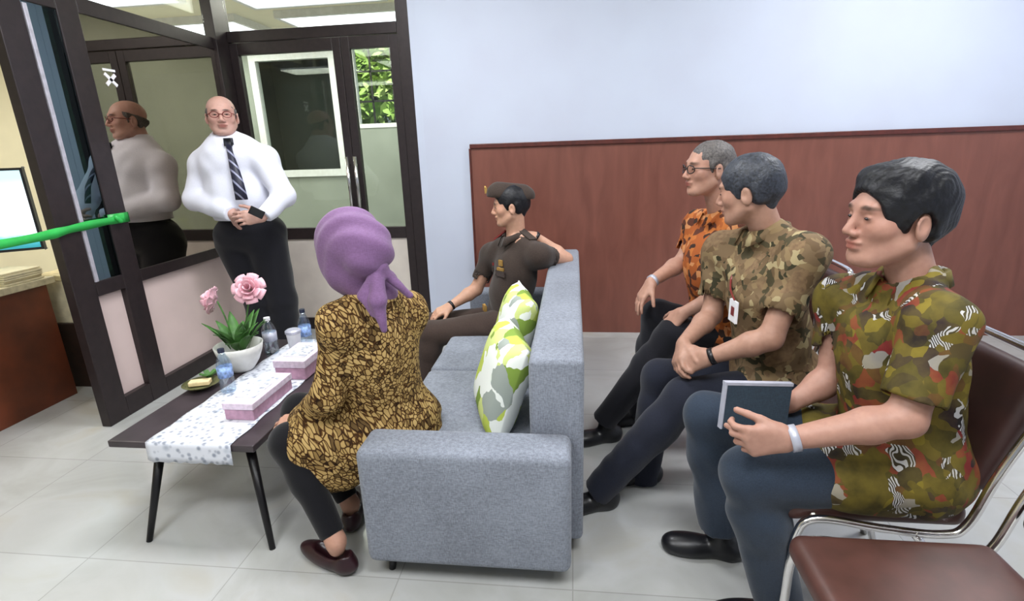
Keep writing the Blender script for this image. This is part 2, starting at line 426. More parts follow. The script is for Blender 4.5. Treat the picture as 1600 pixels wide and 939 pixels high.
def folds(amp, fx=38., seed=0.):
    def f(X, Y, Z):
        a = np.sin(fx*(X*.8+Z*.7)+4*np.sin(9*Y+seed)+3*np.sin(11*Z+seed)); b = np.sin(fx*.6*(Y-.5*Z)+3.5*np.sin(12*X+seed*2)+2*np.sin(8*Z))
        return (amp*(.5*a*b+.5*a*np.cos(7*Y+5*X+seed))).astype(np.float32)
    return f

# ------------------------------------------------------------------ the setting
X_A = -2.58; Y_B = 3.95; D = .055
o = BM((0, 2, 0)).box((-6.2, -2.6, -.1), (3.5, 7.0, 0)).done('floor', MT['floor']); o['kind'] = 'structure'
o = BM((0, 2, CEIL)).box((-6.2, -2.6, CEIL), (3.5, 6.62, CEIL+.1)).done('ceiling', MT['ceil']); o['kind'] = 'structure'
o = BM((-4.4, 2, CEIL2)).box((-6.1, -.8, CEIL2), (X_A-D, Y_B+D, CEIL2+.05)).done('ceiling_office', MT['ceil']); o['kind'] = 'structure'
o = BM((-3., 5, CEIL2)).box((-6.1, Y_B+D+.002, CEIL2), (-1.11, 6.49, CEIL2+.05)).done('ceiling_rear', MT['ceil']); o['kind'] = 'structure'
# back wall: upper paint + wainscot panel, with the pale return beside the glazing
struct('wall_back', (-1.10, Y_B, 0), (3.4, Y_B+.14, CEIL), MT['wall'])
wn = struct('trim_1', (-.752, Y_B-.018, 0), (3.4, Y_B-.0005, 1.445), MT['wains'])
struct('trim_2', (-.758, Y_B-.034, 1.43), (3.4, Y_B-.0186, 1.462), MT['trim'], .004)
struct('trim_3', (-.766, Y_B-.028, 0), (-.7525, Y_B-.0005, 1.4295), MT['trim'], .002)
struct('wall_right', (3.4, -2.6, 0), (3.5, Y_B+.14, CEIL), MT['wall'])
struct('wall_left', (-6.2, -2.6, 0), (-6.1, 7.0, CEIL), MT['cream'])
# far wall of the office behind, with its openings
YF = 6.5
def wall_with_holes(name, x0, x1, y0, y1, holes, m):
    """wall along x, holes (xa, xb, za, zb)"""
    xs = sorted({x0, x1, *[h[0] for h in holes], *[h[1] for h in holes]}); b = BM((x0, y0, 0))
    for a, c in zip(xs, xs[1:]):
        hs = [h for h in holes if h[0] <= a and h[1] >= c]
        if not hs: b.box((a, y0, 0), (c, y1, CEIL))
        else:
            h = hs[0]; b.box((a, y0, 0), (c, y1, h[2])); b.box((a, y0, h[3]), (c, y1, CEIL))
    o = b.done(name, m); o['kind'] = 'structure'; return o
WIN = (-2.66, -1.45, 1.72, 2.74); DRK = (-3.93, -2.83, 1.16, 2.62)
wall_with_holes('wall_far', -6.1, -.9, YF, YF+.12, [WIN, DRK], MT['greyroom'])
struct('wall_side', (-1.10, Y_B+.14, 0), (-1.0, YF, CEIL), MT['greyroom'])
# store room behind the opening; near-black colour stands in for its unlit interior
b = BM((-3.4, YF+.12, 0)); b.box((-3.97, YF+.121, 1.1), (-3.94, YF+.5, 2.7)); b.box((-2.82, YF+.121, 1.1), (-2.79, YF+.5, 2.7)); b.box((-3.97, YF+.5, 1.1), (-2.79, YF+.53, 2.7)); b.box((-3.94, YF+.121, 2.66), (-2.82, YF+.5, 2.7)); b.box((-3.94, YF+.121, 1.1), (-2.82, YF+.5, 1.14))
o = b.done('wall_store', plain('unlit_store_shade', '101819', .7)); o['kind'] = 'structure'
def window(name, x0, x1, z0, z1, y, w, m, glassm, bars=(), mb=None):
    r = BM(((x0+x1)/2, y, z0)); r.box((x0, y-.03, z0), (x0+w, y+.05, z1)); r.box((x1-w, y-.03, z0), (x1, y+.05, z1))
    r.box((x0+w, y-.03, z0), (x1-w, y+.05, z0+w)); r.box((x0+w, y-.03, z1-w), (x1-w, y+.05, z1))
    fr = r.done(name, m); fr['kind'] = 'structure'
    org = ((x0+x1)/2, y, z0)
    g = BM(org).box((x0+w, y+.004, z0+w), (x1-w, y+.010, z1-w)).done('pane', glassm, fr)
    if bars:
        q = BM(org)
        for (ba, bb) in bars: q.box(ba, bb)
        q.done('glazing_bar', mb or m, fr)
    return fr
bars = [((WIN[0], YF+.06, z), (WIN[1], YF+.075, z+.022)) for z in (2.02, 2.36)]+[((x, YF+.06, WIN[2]), (x+.022, YF+.075, WIN[3])) for x in (-2.45, -2.18, -1.9)]
window('window_1', *WIN, YF+.02, .05, MT['white'], MT['glass_clear'], bars, MT['frame'])
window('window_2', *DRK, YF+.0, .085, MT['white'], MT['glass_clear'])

# ------------------------------------------------------------------ glazed partitions
def bar(name, lo, hi, m='frame', bev=.004): return struct(name, lo, hi, MT[m], bev)
D = .055
# along the office (plane x = X_A)
def trimA(y0, y1, z0, z1, d=D, m='frame'):
    global TN; TN += 1; return bar('trim_%d' % TN, (X_A-d+.02, y0, z0), (X_A+.02, y1, z1), m)
def trimB(x0, x1, z0, z1, d=D, m='frame'):
    global TN; TN += 1; return bar('trim_%d' % TN, (x0, Y_B, z0), (x1, Y_B+d, z1), m)
TN = 3
trimA(2.31, 2.44, 0, CEIL)                                       # post by the doorway
trimA(2.62, 2.745, 0, CEIL)                                      # second post
trimA(2.44, 2.62, 0, .12); trimA(2.44, 2.62, .72, .80); trimA(2.44, 2.62, 2.16, 2.24)
trimA(2.745, Y_B-.13, .0, .10); trimA(2.745, Y_B-.13, .73, .80); trimA(2.745, Y_B-.13, 2.17, 2.25)
TN += 1; bar('trim_%d' % TN, (X_A-D+.02, Y_B-.13, 0), (X_A+.045, Y_B+D, CEIL))            # corner post
TN += 1; bar('trim_%d' % TN, (X_A+.012, 2.441, .80), (X_A+.026, 2.462, 2.15), 'frame_edge', .002)
trimA(-1.0, 2.31, 2.30, 2.42)                                    # header over the doorway
# pane panels of the side partition
def panel(name, lo, hi, m): return struct(name, lo, hi, MT[m])
TN += 1; panel('trim_%d' % TN, (X_A-.035, 2.441, .121), (X_A-.015, 2.619, .719), 'pink')
TN += 1; panel('trim_%d' % TN, (X_A-.035, 2.746, .101), (X_A-.015, Y_B-.131, .729), 'pink')
panel('window_3', (X_A+.006, 2.441, .801), (X_A+.012, 2.619, 2.159), 'glass_side')
panel('window_4', (X_A+.006, 2.746, .801), (X_A+.012, Y_B-.131, 2.169), 'glass_dark')
panel('window_5', (X_A-.03, 2.746, 2.251), (X_A-.022, Y_B-.131, CEIL), 'glass_clear')
# along the back (plane y = Y_B): transom, double door
trimB(X_A+.045, -1.246, 2.235, 2.31)
trimB(-1.245, -1.156, 0, CEIL, .07); struct('wall_return', (-1.155, Y_B+.002, 0), (-1.10, Y_B+.14, CEIL), MT['wall'])
panel('window_6', (X_A+.046, Y_B+.02, 2.311), (-1.246, Y_B+.028, CEIL), 'glass_clear')
def door_leaf(name, x0, x1, st, handle_x, hs):
    org = ((x0+x1)/2, Y_B+.01, 0); y0, y1 = Y_B+.005, Y_B+.05; b = BM(org)
    b.box((x0, y0, .0), (x0+st, y1, 2.23), .003); b.box((x1-st, y0, 0), (x1, y1, 2.23), .003)
    b.box((x0+st, y0, 2.15), (x1-st, y1, 2.23), .003); b.box((x0+st, y0, .77), (x1-st, y1, .86), .003); b.box((x0+st, y0, 0), (x1-st, y1, .10), .003)
    fr = b.done(name, MT['frame']); fr['kind'] = 'structure'
    BM(org).box((x0+st, Y_B+.022, .86), (x1-st, Y_B+.030, 2.15)).done('pane', MT['glass_door'], fr)
    BM(org).box((x0+st, Y_B+.018, .10), (x1-st, Y_B+.034, .77)).done('kick_panel', MT['kick'], fr)
    h = BM(org); h.tube([(handle_x, Y_B-.045, 1.02), (handle_x, Y_B-.045, 1.40)], .013); h.tube([(handle_x, Y_B-.045, 1.08), (handle_x, Y_B+.006, 1.08)], .008); h.tube([(handle_x, Y_B-.045, 1.34), (handle_x, Y_B+.006, 1.34)], .008)
    h.done('door_handle', MT['chrome'], fr, True)
    return fr
door_leaf('door_1', X_A+.046, -1.676, .062, -1.705, 1)
door_leaf('door_2', -1.672, -1.246, .062, -1.64, 1)
# white mark drawn on the tinted glass for the reflection of a sign
b = BM((X_A, 2.95, 1.85)); c = Vector((X_A+.0135, 2.86, 1.86))
for an in (.7, -.7): b.obox(c, (Vector((0, math.cos(an), math.sin(an))), Vector((0, -math.sin(an), math.cos(an))), Vector((1, 0, 0))), (.045, .009, .0015))
b.obox(c+Vector((0, 0, .05)), (Vector((0, 1, 0)), Vector((0, 0, 1)), Vector((1, 0, 0))), (.04, .006, .0015))
tagp(b.done('reflection_mark', MT['white']), 'small white crossed mark, drawn reflection of a sign in the tinted office glass', 'reflection_mark')

# ------------------------------------------------------------------ ceiling fittings
for i, (x, y) in enumerate(FIT+FIT2):
    lab = ['over the coffee table', 'over the sofa front', 'over the chair row', 'over the near left floor', 'in the left office, front', 'in the left office, rear', 'just behind the double door', 'by the far green window', 'in the far left corner room'][i]
    cz_ = CEIL if i < 4 else CEIL2
    e = empty('ceiling_light', (x, y, cz_-.07), 'white rectangular ceiling light '+lab, 'light', 'ceiling lights')
    b = BM((x, y, cz_-.07))
    b.box((x-.64, y-.34, cz_-.07), (x-.6, y+.34, cz_)); b.box((x+.6, y-.34, cz_-.07), (x+.64, y+.34, cz_)); b.box((x-.6, y-.34, cz_-.07), (x+.6, y-.3, cz_)); b.box((x-.6, y+.3, cz_-.07), (x+.6, y+.34, cz_))
    b.done('housing', MT['white'], e)
    if i == 0: MT['diff'] = glow('lit_diffuser', 'f4f6ff', 2.2)
    BM((x, y, cz_-.07)).box((x-.6, y-.3, cz_-.055), (x+.6, y+.3, cz_-.045)).done('diffuser', MT['diff'], e)

# ------------------------------------------------------------------ greenery outside the far window
def tree(x, y, h, label):
    e = empty('tree', (x, y, 0), label, 'tree', 'trees outside the far window')
    b = BM((x, y, 0)); b.tube(smoothpath([(x, y, -.5), (x+.05, y, 1.), (x-.05, y, h*.8)], 4), .05, 8).done('trunk', MT['deskd'], e, True)
    q = BM((x, y, 0))
    for i in range(3600):
        d = Vector(rng.normal(size=3)).normalized()*(rng.rand()**.4); c = Vector((x+d.x*1.35, y+d.y*.6, h*.75+d.z*1.2))
        a = Vector(rng.normal(size=3)).normalized(); w = a.orthogonal().normalized(); L = .09+.06*rng.rand()
        q.b.faces.new([q.b.verts.new(v-q.o) for v in (c-a*L, c+w*L*.4, c+a*L, c-w*L*.4)])
    m = M('sunlit_leaf'); n = m.noise(3.); m.bb = 0
    col = m.ramp(n.outputs[0], [(.3, '8fb850'), (.5, 'c0dc78'), (.7, 'e4f0a8')]); m.b.inputs['Transmission Weight'].default_value = 0.
    q.done('foliage', m.set(col, .6), e)
tree(-3.1, 8.5, 3.6, 'bright green leafy tree outside the far window, nearer one')
tree(-4.6, 10., 4.0, 'bright green leafy tree outside the far window, rear one')
sun = bpy.data.lights.new('sun', 'SUN'); sun.energy = 6.5; sun.angle = .05; sun.color = (1, .97, .88)
so = bpy.data.objects.new('sun', sun); COL.objects.link(so); so.rotation_euler = (math.radians(38), 0, 0)

# ------------------------------------------------------------------ desk and office things on the left
e = empty('desk', (-3.5, 2.2, 0), 'brown wooden office desk seen through the doorway, papers on it', 'desk')
BM((-3.5, 2.2, 0)).box((-4.0, 1.35, .725), (-3.14, 2.74, .765), .004).done('desk_top', plain('pale_desk_top', 'b9b092', .5), e)
BM((-3.5, 2.2, 0)).box((-3.19, 1.38, .0), (-3.165, 2.70, .725), .002).done('front_panel', MT['desk'], e)
BM((-3.5, 2.2, 0)).box((-3.95, 2.67, .0), (-3.19, 2.695, .725), .002).done('side_panel', MT['deskd'], e)
e = empty('monitor', (-3.55, 2.45, .765), 'bright white and teal computer screen on the office desk', 'monitor')
mc = Vector((-3.62, 2.62, 1.16)); mn = Vector((.55, -.83, 0)).normalized(); ms = Vector((-mn.y, mn.x, 0)); up = Vector((0, 0, 1))
b = BM((-3.55, 2.45, .765)); b.obox(mc, (ms, mn, up), (.42, .018, .245), .006)
b.done('casing', MT['black'], e)
def screen_mat():
    m = M('lit_screen'); v = m.co(1.); s = m.n.new('ShaderNodeSeparateXYZ'); m.L(v, s.inputs[0])
    n = m.noise(14., v, 2.); add = m.n.new('ShaderNodeMath'); add.operation = 'MULTIPLY_ADD'; add.inputs[1].default_value = .03; m.L(n.outputs[0], add.inputs[0]); m.L(s.outputs[2], add.inputs[2])
    c = m.ramp(add.outputs[0], [(.19, '2a8f9c'), (.24, '58c4cf'), (.27, 'e9f6fb'), (.5, 'f2f6fc'), (.6, 'bfe6ee')])
    m.L(c, m.b.inputs['Emission Color']); m.b.inputs['Emission Strength'].default_value = 1.5; m.b.inputs['Base Color'].default_value = (.02, .02, .02, 1); return m.m
b = BM((-3.55, 2.45, .765)); b.obox(mc+mn*.0195, (ms, mn, up), (.405, .001, .23)); b.done('screen', screen_mat(), e)
b = BM((-3.55, 2.45, .765)); b.tube([mc-mn*.02-up*.1, Vector((mc.x, mc.y, .78))-mn*.03], .02); b.box((mc.x-.12, mc.y-.09, .765), (mc.x+.12, mc.y+.09, .78), .004); b.done('stand', MT['black'], e)
def tagmesh(o, label, cat, group=None): return tagp(o, label, cat, group)
b = BM((-3.3, 2.62, .765))
for k in range(6):
    dx = rng.rand()*.02; b.box((-3.40+dx, 2.48, .766+k*.012), (-3.16-dx, 2.70, .776+k*.012), .001)
tagmesh(b.done('paper_stack', MT['paper']), 'stack of cream papers on the office desk beside the screen', 'papers')
b = BM((-3.3, 2.3, .765)); b.box((-3.42, 2.2, .766), (-3.18, 2.42, .80), .004)
tagmesh(b.done('folder', plain('yellow_orange_folder', 'cfc98a', .6, 0, .3, 20)), 'yellowish patterned folder lying on the desk edge', 'folder')
e = empty('box_file', (-3.1, 2.84, 0), 'cream cardboard storage box on dark stand behind the office desk', 'box')
BM((-3.1, 2.84, 0)).box((-3.36, 2.80, .44), (-2.95, 3.1, .72), .006).done('carton', MT['paper'], e)
BM((-3.1, 2.84, 0)).box((-3.36, 2.79, .72), (-2.94, 3.11, .755), .006).done('lid', plain('beige_lid', 'c7b98f', .7), e)
BM((-3.1, 2.84, 0)).box((-3.37, 2.79, .0), (-2.93, 3.12, .439), .004).done('stand', MT['deskd'], e)
# green ribbon tied on the second post, stretching across the doorway
e = empty('ribbon', (-2.52, 2.70, 1.08), 'bright green satin ribbon stretched from the dark post across the office doorway', 'ribbon')
pts = smoothpath([(-2.54, 2.70, 1.112), (-2.545, 2.40, 1.10), (-2.53, 2.10, 1.085), (-2.54, 1.2, 1.08)], 8); b = BM((-2.52, 2.70, 1.08)); prev = None
for i, p in enumerate(pts):
    w = .024*(1-.2*math.sin(i*.5)**2); tw = .25*math.sin(i*.25); d = Vector((math.sin(tw)*w, 0, math.cos(tw)*w)); q = [b.b.verts.new(p+d+Vector((.004, 0, 0))-b.o), b.b.verts.new(p-d+Vector((.004, 0, 0))-b.o), b.b.verts.new(p-d-b.o), b.b.verts.new(p+d-b.o)]
    if prev:
        for k in range(4): b.b.faces.new((prev[k], prev[(k+1) % 4], q[(k+1) % 4], q[k]))
    prev = q
b.done('strip', MT['ribbon'], e, True)
b = BM((-2.52, 2.70, 1.08))
b.box((X_A-D+.016, 2.614, 1.085), (X_A-D+.019, 2.752, 1.14)); b.box((X_A+.021, 2.614, 1.085), (X_A+.025, 2.752, 1.14)); b.box((X_A-D+.016, 2.7461, 1.085), (X_A+.025, 2.7505, 1.14))
b.tube(smoothpath([(X_A+.028, 2.66, 1.11), (X_A+.045, 2.64, 1.125), (X_A+.05, 2.66, 1.10), (X_A+.03, 2.685, 1.10)], 5), .012, 8)
b.done('knot', MT['ribbon'], e, True)

# ------------------------------------------------------------------ coffee table and what stands on it
TX0, TX1, TY0, TY1, TZ = -1.765, -1.17, 1.56, 2.66, .40
tb = empty('coffee_table', (-1.46, 2.1, 0), 'low dark wood coffee table on slim black splayed legs', 'table')
BM((-1.46, 2.1, 0)).box((TX0, TY0, TZ-.028), (TX1, TY1, TZ), .004).done('tabletop', MT['tabletop'], tb)
for (tx, ty, fx, fy) in ((-1.60, 1.63, -1.635, 1.50), (-1.235, 1.63, -1.125, 1.50), (-1.66, 2.58, -1.72, 2.66), (-1.26, 2.58, -1.20, 2.66)):
    BM((-1.46, 2.1, 0)).tube([(tx, ty, TZ-.028), (fx, fy, .0)], [.019, .011], 14).done('leg', MT['blackm'], tb, True)
b = BM((-1.46, 2.1, TZ)); prof = [(2.655, TZ+.0015), (TY0-.002, TZ+.0015)]
n1, n2 = 34, 16; grid = []
for i in range(n1+1):
    t = i/n1; row = []
    for j in range(n2+1):
        x = -1.60+.345*j/n2+ (.004*math.sin(i*1.1))
        y = 2.655-(2.655-(TY0-.003))*t; z = TZ+.002
        row.append((x, y, z))
    grid.append(row)
for k in range(1, 5): grid.append([(x, TY0-.004-.001*k, TZ+.002-.018*k-(.010*abs(math.sin(j*1.3)) if k == 4 else 0)) for j, (x, _, _) in enumerate(grid[n1])])
vs = [[b.b.verts.new(Vector(p)-b.o) for p in r] for r in grid]
for r0, r1 in zip(vs, vs[1:]):
    for j in range(n2): b.b.faces.new((r0[j], r0[j+1], r1[j+1], r1[j]))
rn = b.done('table_runner', MT['lace'], None, True); tagp(rn, 'white lace table runner lying along the dark coffee table', 'table runner')
md = rn.modifiers.new('t', 'SOLIDIFY'); md.thickness = .0015; md.offset = 1
Z0 = TZ+.004
def bottle(c, h, label, cap='bluecap', lab='bluelabel', w=.032):
    e = empty('water_bottle', (c[0], c[1], Z0), label, 'bottle', 'water bottles on the coffee table'); o = (c[0], c[1], Z0)
    BM(o).lathe(o, [(w*.85, 0), (w, .008), (w, h*.25), (w*.93, h*.3), (w, h*.36), (w, h*.66), (w*.8, h*.76), (w*.42, h*.88), (w*.40, h*.93)], 24).done('body', MT['bottle'], e, True)
    BM(o).lathe(o, [(w*1.012, h*.36), (w*1.012, h*.60)], 24).done('wrapper', MT[lab], e, True)
    BM(o).lathe(o, [(w*.45, h*.92), (w*.45, h)], 18).done('cap', MT[cap], e)
c = G(358, 612, TZ); bottle(c, .205, 'blue-labelled water bottle nearest the front of the coffee table')
c = G(426, 552, TZ); bottle(c, .20, 'clear water bottle with white cap right of the flower pot', 'white', 'silver', .036)
c = P(477, 520, 2.50); bottle((c[0], c[1]), .23, 'dark-capped water bottle at the far end of the coffee table')
c = P(462, 545, 2.42); o = (c[0], c[1], Z0); e = empty('cup', o, 'white cup with dark lid at the far end of the table', 'cup')
BM(o).lathe(o, [(.026, 0), (.036, .12), (.038, .125)], 20).done('body', MT['white'], e, True); BM(o).lathe(o, [(.040, .125), (.040, .138), (.030, .145)], 20).done('lid', MT['silver'], e)
# cartons
def carton(x0, x1, y0, y1, h, label, rz=0.):
    o = ((x0+x1)/2, (y0+y1)/2, Z0); e = empty('snack_box', o, label, 'box', 'pink card boxes on the coffee table')
    BM(o).box((x0, y0, Z0), (x1, y1, Z0+h*.62), .003).done('carton', MT['pinkbox'], e)
    BM(o).box((x0-.004, y0-.004, Z0+h*.62), (x1+.004, y1+.004, Z0+h), .003).done('lid', MT['pinktop'], e)
    BM(o).box((x0+.02, y0+.05, Z0+h), (x1-.02, y1-.05, Z0+h+.003), .001).done('label_sticker', MT['lace'], e)
    return e
carton(-1.395, -1.27, 1.735, 2.03, .075, 'pale pink card box near the front corner of the coffee table')
carton(-1.40, -1.25, 2.12, 2.36, .095, 'taller pink and white card box behind the first, beside the woman')
# pot with artificial roses
c = G(380, 578, TZ); o = (float(c[0]), float(c[1]), Z0)
e = empty('flower_pot', o, 'white bowl-shaped pot with pink roses and green leaves on the coffee table', 'flower pot')
BM(o).lathe(o, [(.05, 0), (.058, .01), (.085, .05), (.105, .10), (.112, .135), (.106, .135), (.09, .10), (.05, .05)], 32).done('pot', MT['porc'], e, True)
px0, py0 = o[0], o[1]
def rose(c, d, r, stem_to):
    d = Vector(d).normalized(); a = d.orthogonal().normalized(); w = d.cross(a); c = Vector(c); b = BM(o)
    for ring, (nr, rr, op) in enumerate(((3, .25, .05), (5, .5, .22), (6, .78, .5), (7, 1., .85))):
        for k in range(nr):
            an = 2*math.pi*(k+ring*.37)/nr; wd = 2*math.pi/nr*.72; G2 = []
            for i in range(5):
                t = i/4; row = []
                for j in range(5):
                    s = (j/4-.5)*2; aa = an+s*wd*(.55+.45*math.sin(math.pi*min(1, t+.15)))
                    rad = r*rr*(.25+.75*t**.8)*(1+.15*op*t); hh = r*(1.1*t*(1-.55*op)-.35*(t**3)*op)-.12*r*(s*s)*t
                    row.append(b.b.verts.new(c+(a*math.cos(aa)+w*math.sin(aa))*rad+d*hh-b.o))
                G2.append(row)
            for r0, r1 in zip(G2, G2[1:]):
                for j in range(4): b.b.faces.new((r0[j], r0[j+1], r1[j+1], r1[j]))
    hd = b.done('rose', MT['rose'], e, True); hd.modifiers.new('t', 'SOLIDIFY').thickness = .0015
    BM(o).tube(smoothpath([stem_to, (Vector(stem_to)+c)/2+Vector((.012, 0, .02)), c-d*.01], 5), .0035, 8).done('stem', MT['leaf'], e, True)
rose(P(390, 452, py0), (.35, -.8, .45), .068, (px0+.01, py0, Z0+.11))
rose(P(336, 470, py0), (-.85, -.25, .25), .062, (px0-.02, py0, Z0+.11))
for i in range(30):
    an = rng.rand()*2*math.pi; p0 = Vector((px0+.05*math.cos(an)*rng.rand(), py0+.05*math.sin(an)*rng.rand(), Z0+.11)); d = Vector((math.cos(an)*.34, math.sin(an)*.34, 1.15)).normalized()
    L = .09+.12*rng.rand(); side = d.cross(Vector((math.cos(an), math.sin(an), .1))).normalized(); b = BM(o); G2 = []
    for k in range(7):
        t = k/6; c = p0+d*L*t+Vector((math.cos(an), math.sin(an), -.6))*.05*t*t; w = .026*math.sin(math.pi*(t*.9+.08)); G2.append([b.b.verts.new(c+side*w-b.o), b.b.verts.new(c+Vector((0, 0, -.003))-b.o), b.b.verts.new(c-side*w-b.o)])
    for r0, r1 in zip(G2, G2[1:]):
        for j in range(2): b.b.faces.new((r0[j], r0[j+1], r1[j+1], r1[j]))
    lf = b.done('leaf', MT['leaf'], e, True); lf.modifiers.new('t', 'SOLIDIFY').thickness = .001
# saucer of sweets
c = G(316, 606, TZ); o = (float(c[0]), float(c[1]), TZ+.004)
o = (o[0]+.03, o[1], TZ+.001) if o[0] < -1.74 else o
pl = empty('plate', o, 'small olive glass plate at the left edge of the coffee table', 'plate')
BM(o).lathe(o, [(.04, 0), (.05, .004), (.078, .022), (.080, .024), (.05, .008)], 28).done('dish', plain('olive_glass', '6a6a48', .2), pl, True)
b = BM((o[0], o[1], o[2]+.012)); b.obox((o[0]-.005, o[1], o[2]+.024), ((.9, .3, 0), (-.3, .9, 0), (0, 0, 1)), (.045, .022, .011), .005)
tagp(b.done('cake_slice', plain('cream_sponge', 'e6d0a2', .7)), 'cream coloured cake slice on the small plate', 'cake')
b = BM((o[0], o[1]+.03, o[2]+.02)); cc = Vector((o[0]+.01, o[1]+.045, o[2]+.036))
for k in range(5):
    an = k*1.26; d = Vector((math.cos(an), math.sin(an), .5)).normalized(); w = d.cross(Vector((0, 0, 1))).normalized()
    b.obox(cc+d*.016, (d, w, d.cross(w)), (.024, .010, .002), .001)
tagp(b.done('green_garnish', MT['leaf']), 'small leafy green garnish behind the cake on the plate', 'garnish')

# ------------------------------------------------------------------ sofa
SF = MT['sofa']; so_ = (-.35, 2.3, 0)
sofa = empty('sofa', so_, 'grey woven fabric two-seat sofa with low arm, back to the chair row', 'sofa')
def soft(name, lo, hi, bev, m=SF, seg=4):
    return BM(so_).box(lo, hi, bev, seg).done(name, m, sofa, True)
SY0, SY1 = 1.385, 3.32
soft('armrest', (-.70, SY0, .07), (-.005, SY0+.165, .508), .030)
soft('armrest', (-.70, SY1-.005, .07), (-.165, SY1+.13, .508), .030)
soft('backrest', (-.145, SY0+.16, .07), (.036, SY1+.13, .765), .022)
soft('seat_base', (-.68, SY0+.157, .08), (-.147, SY1-.008, .26), .02)
soft('seat_cushion', (-.72, SY0+.158, .262), (-.147, 2.34, .375), .03)
soft('seat_cushion', (-.72, 2.346, .262), (-.147, SY1-.008, .375), .03)
for (x, y) in ((-.63, SY0+.07), (-.10, SY0+.19), (-.63, SY1+.06), (-.06, SY1+.06)):
    BM(so_).tube([(x, y, .075), (x-.008, y-.01, 0)], [.018, .012]).done('leg', MT['blackm'], sofa, True)
# leaf-print cushions leaning on the backrest
def cushion(c, half, tilt, label, yaw=0., th=.055):
    c = np.array(c, float)
    n = A3(-math.cos(tilt), 0, math.sin(tilt)); n = A3(n[0]*math.cos(yaw), n[0]*math.sin(yaw), n[2]); s = nrm(np.cross([0, 0, 1], n)); u = np.cross(n, s)
    b = BM(c); N = 18; top, bot = [], []
    for i in range(N+1):
        r0, r1 = [], []
        for j in range(N+1):
            x, y = 2*i/N-1, 2*j/N-1; e_ = max(0, (1-x**4)*(1-y**4))**.5
            px, py = x*(1-.07*(1-y*y)*0-.06*y*y*0+.0)*(1-.05*(1-abs(y))), y*(1-.05*(1-abs(x)))
            base = c+s*px*half[0]+u*py*half[1]; hgt = th*e_+.003
            r0.append(b.b.verts.new(Vector(base+n*hgt)-b.o)); r1.append(b.b.verts.new(Vector(base-n*hgt)-b.o))
        top.append(r0); bot.append(r1)
    for i in range(N):
        for j in range(N):
            b.b.faces.new((top[i][j], top[i+1][j], top[i+1][j+1], top[i][j+1])); b.b.faces.new((bot[i][j], bot[i][j+1], bot[i+1][j+1], bot[i+1][j]))
    for i in range(N):
        for (a, b2, c1, d1) in ((top[i][0], bot[i][0], bot[i+1][0], top[i+1][0]), (top[i+1][N], bot[i+1][N], bot[i][N], top[i][N]), (top[0][i+1], bot[0][i+1], bot[0][i], top[0][i]), (top[N][i], bot[N][i], bot[N][i+1], top[N][i+1])):
            b.b.faces.new((a, b2, c1, d1))
    return tagp(b.done('cushion', MT['b_leafy'], None, True), label, 'cushion', 'leaf-print cushions on the sofa')
cushion((-.285, 1.90, .545), (.215, .195), .34, 'white and lime leaf-print cushion nearest the sofa arm', .30, .075)
cushion((-.285, 2.34, .575), (.20, .21), .30, 'white and lime leaf-print cushion farther along, beside the man in uniform', .25, .075)

# ------------------------------------------------------------------ chairs
def chair(y0, y1, label, x0=.56):
    yc = (y0+y1)/2; o = (.85, yc, 0); e = empty('padded_chair', o, label, 'chair', 'brown padded chairs in a row'); r = .011
    b = BM(o)
    for y in (y0+r, y1-r):
        b.tube(smoothpath([(x0+.02, y, .0), (x0+.03, y, .25), (x0+.035, y, .40), (x0+.08, y, .455), (.80, y, .435), (.95, y, .425), (1.005, y, .46), (1.05, y, .62), (1.14, y, .86)], 6), r, 12)
        b.tube(smoothpath([(.88, y, .43), (1.0, y, .25), (1.08, y, .0)], 4), r, 12)
    b.tube(smoothpath([(1.14, y0+r, .86), (1.155, y0+.04, .885), (1.155, y1-.04, .885), (1.14, y1-r, .86)], 6), r, 12)
    b.tube([(x0+.08, y0+r, .452), (x0+.08, y1-r, .452)], r*.9)
    b.done('chrome_frame', MT['chrome'], e, True)
    q = Sdf(); q.rbox((x0+.235, yc, .462), (.20, (y1-y0)/2-.055, .006), .028)
    q.cap((x0+.04, y0+.06, .455), (x0+.04, y1-.06, .455), .026, k=.02)
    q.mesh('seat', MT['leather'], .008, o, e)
    n = nrm((.96, 0, .26)); ax = np.array([[1*.966, 0, -.26], [0, 1, 0], [.26, 0, .966]])
    q = Sdf(); q.rbox((1.085, yc, .70), (.004, (y1-y0)/2-.06, .145), .026, ax)
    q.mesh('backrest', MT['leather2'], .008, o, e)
    return e
chair(1.225, 1.695, 'brown padded chair under the man in the olive and red batik shirt')
chair(1.74, 2.21, 'brown padded chair under the man in the tan batik shirt')
chair(2.255, 2.725, 'brown padded chair under the man in the orange batik shirt')
chair(.69, 1.165, 'empty brown padded chair with chrome tube frame in the foreground', .52)

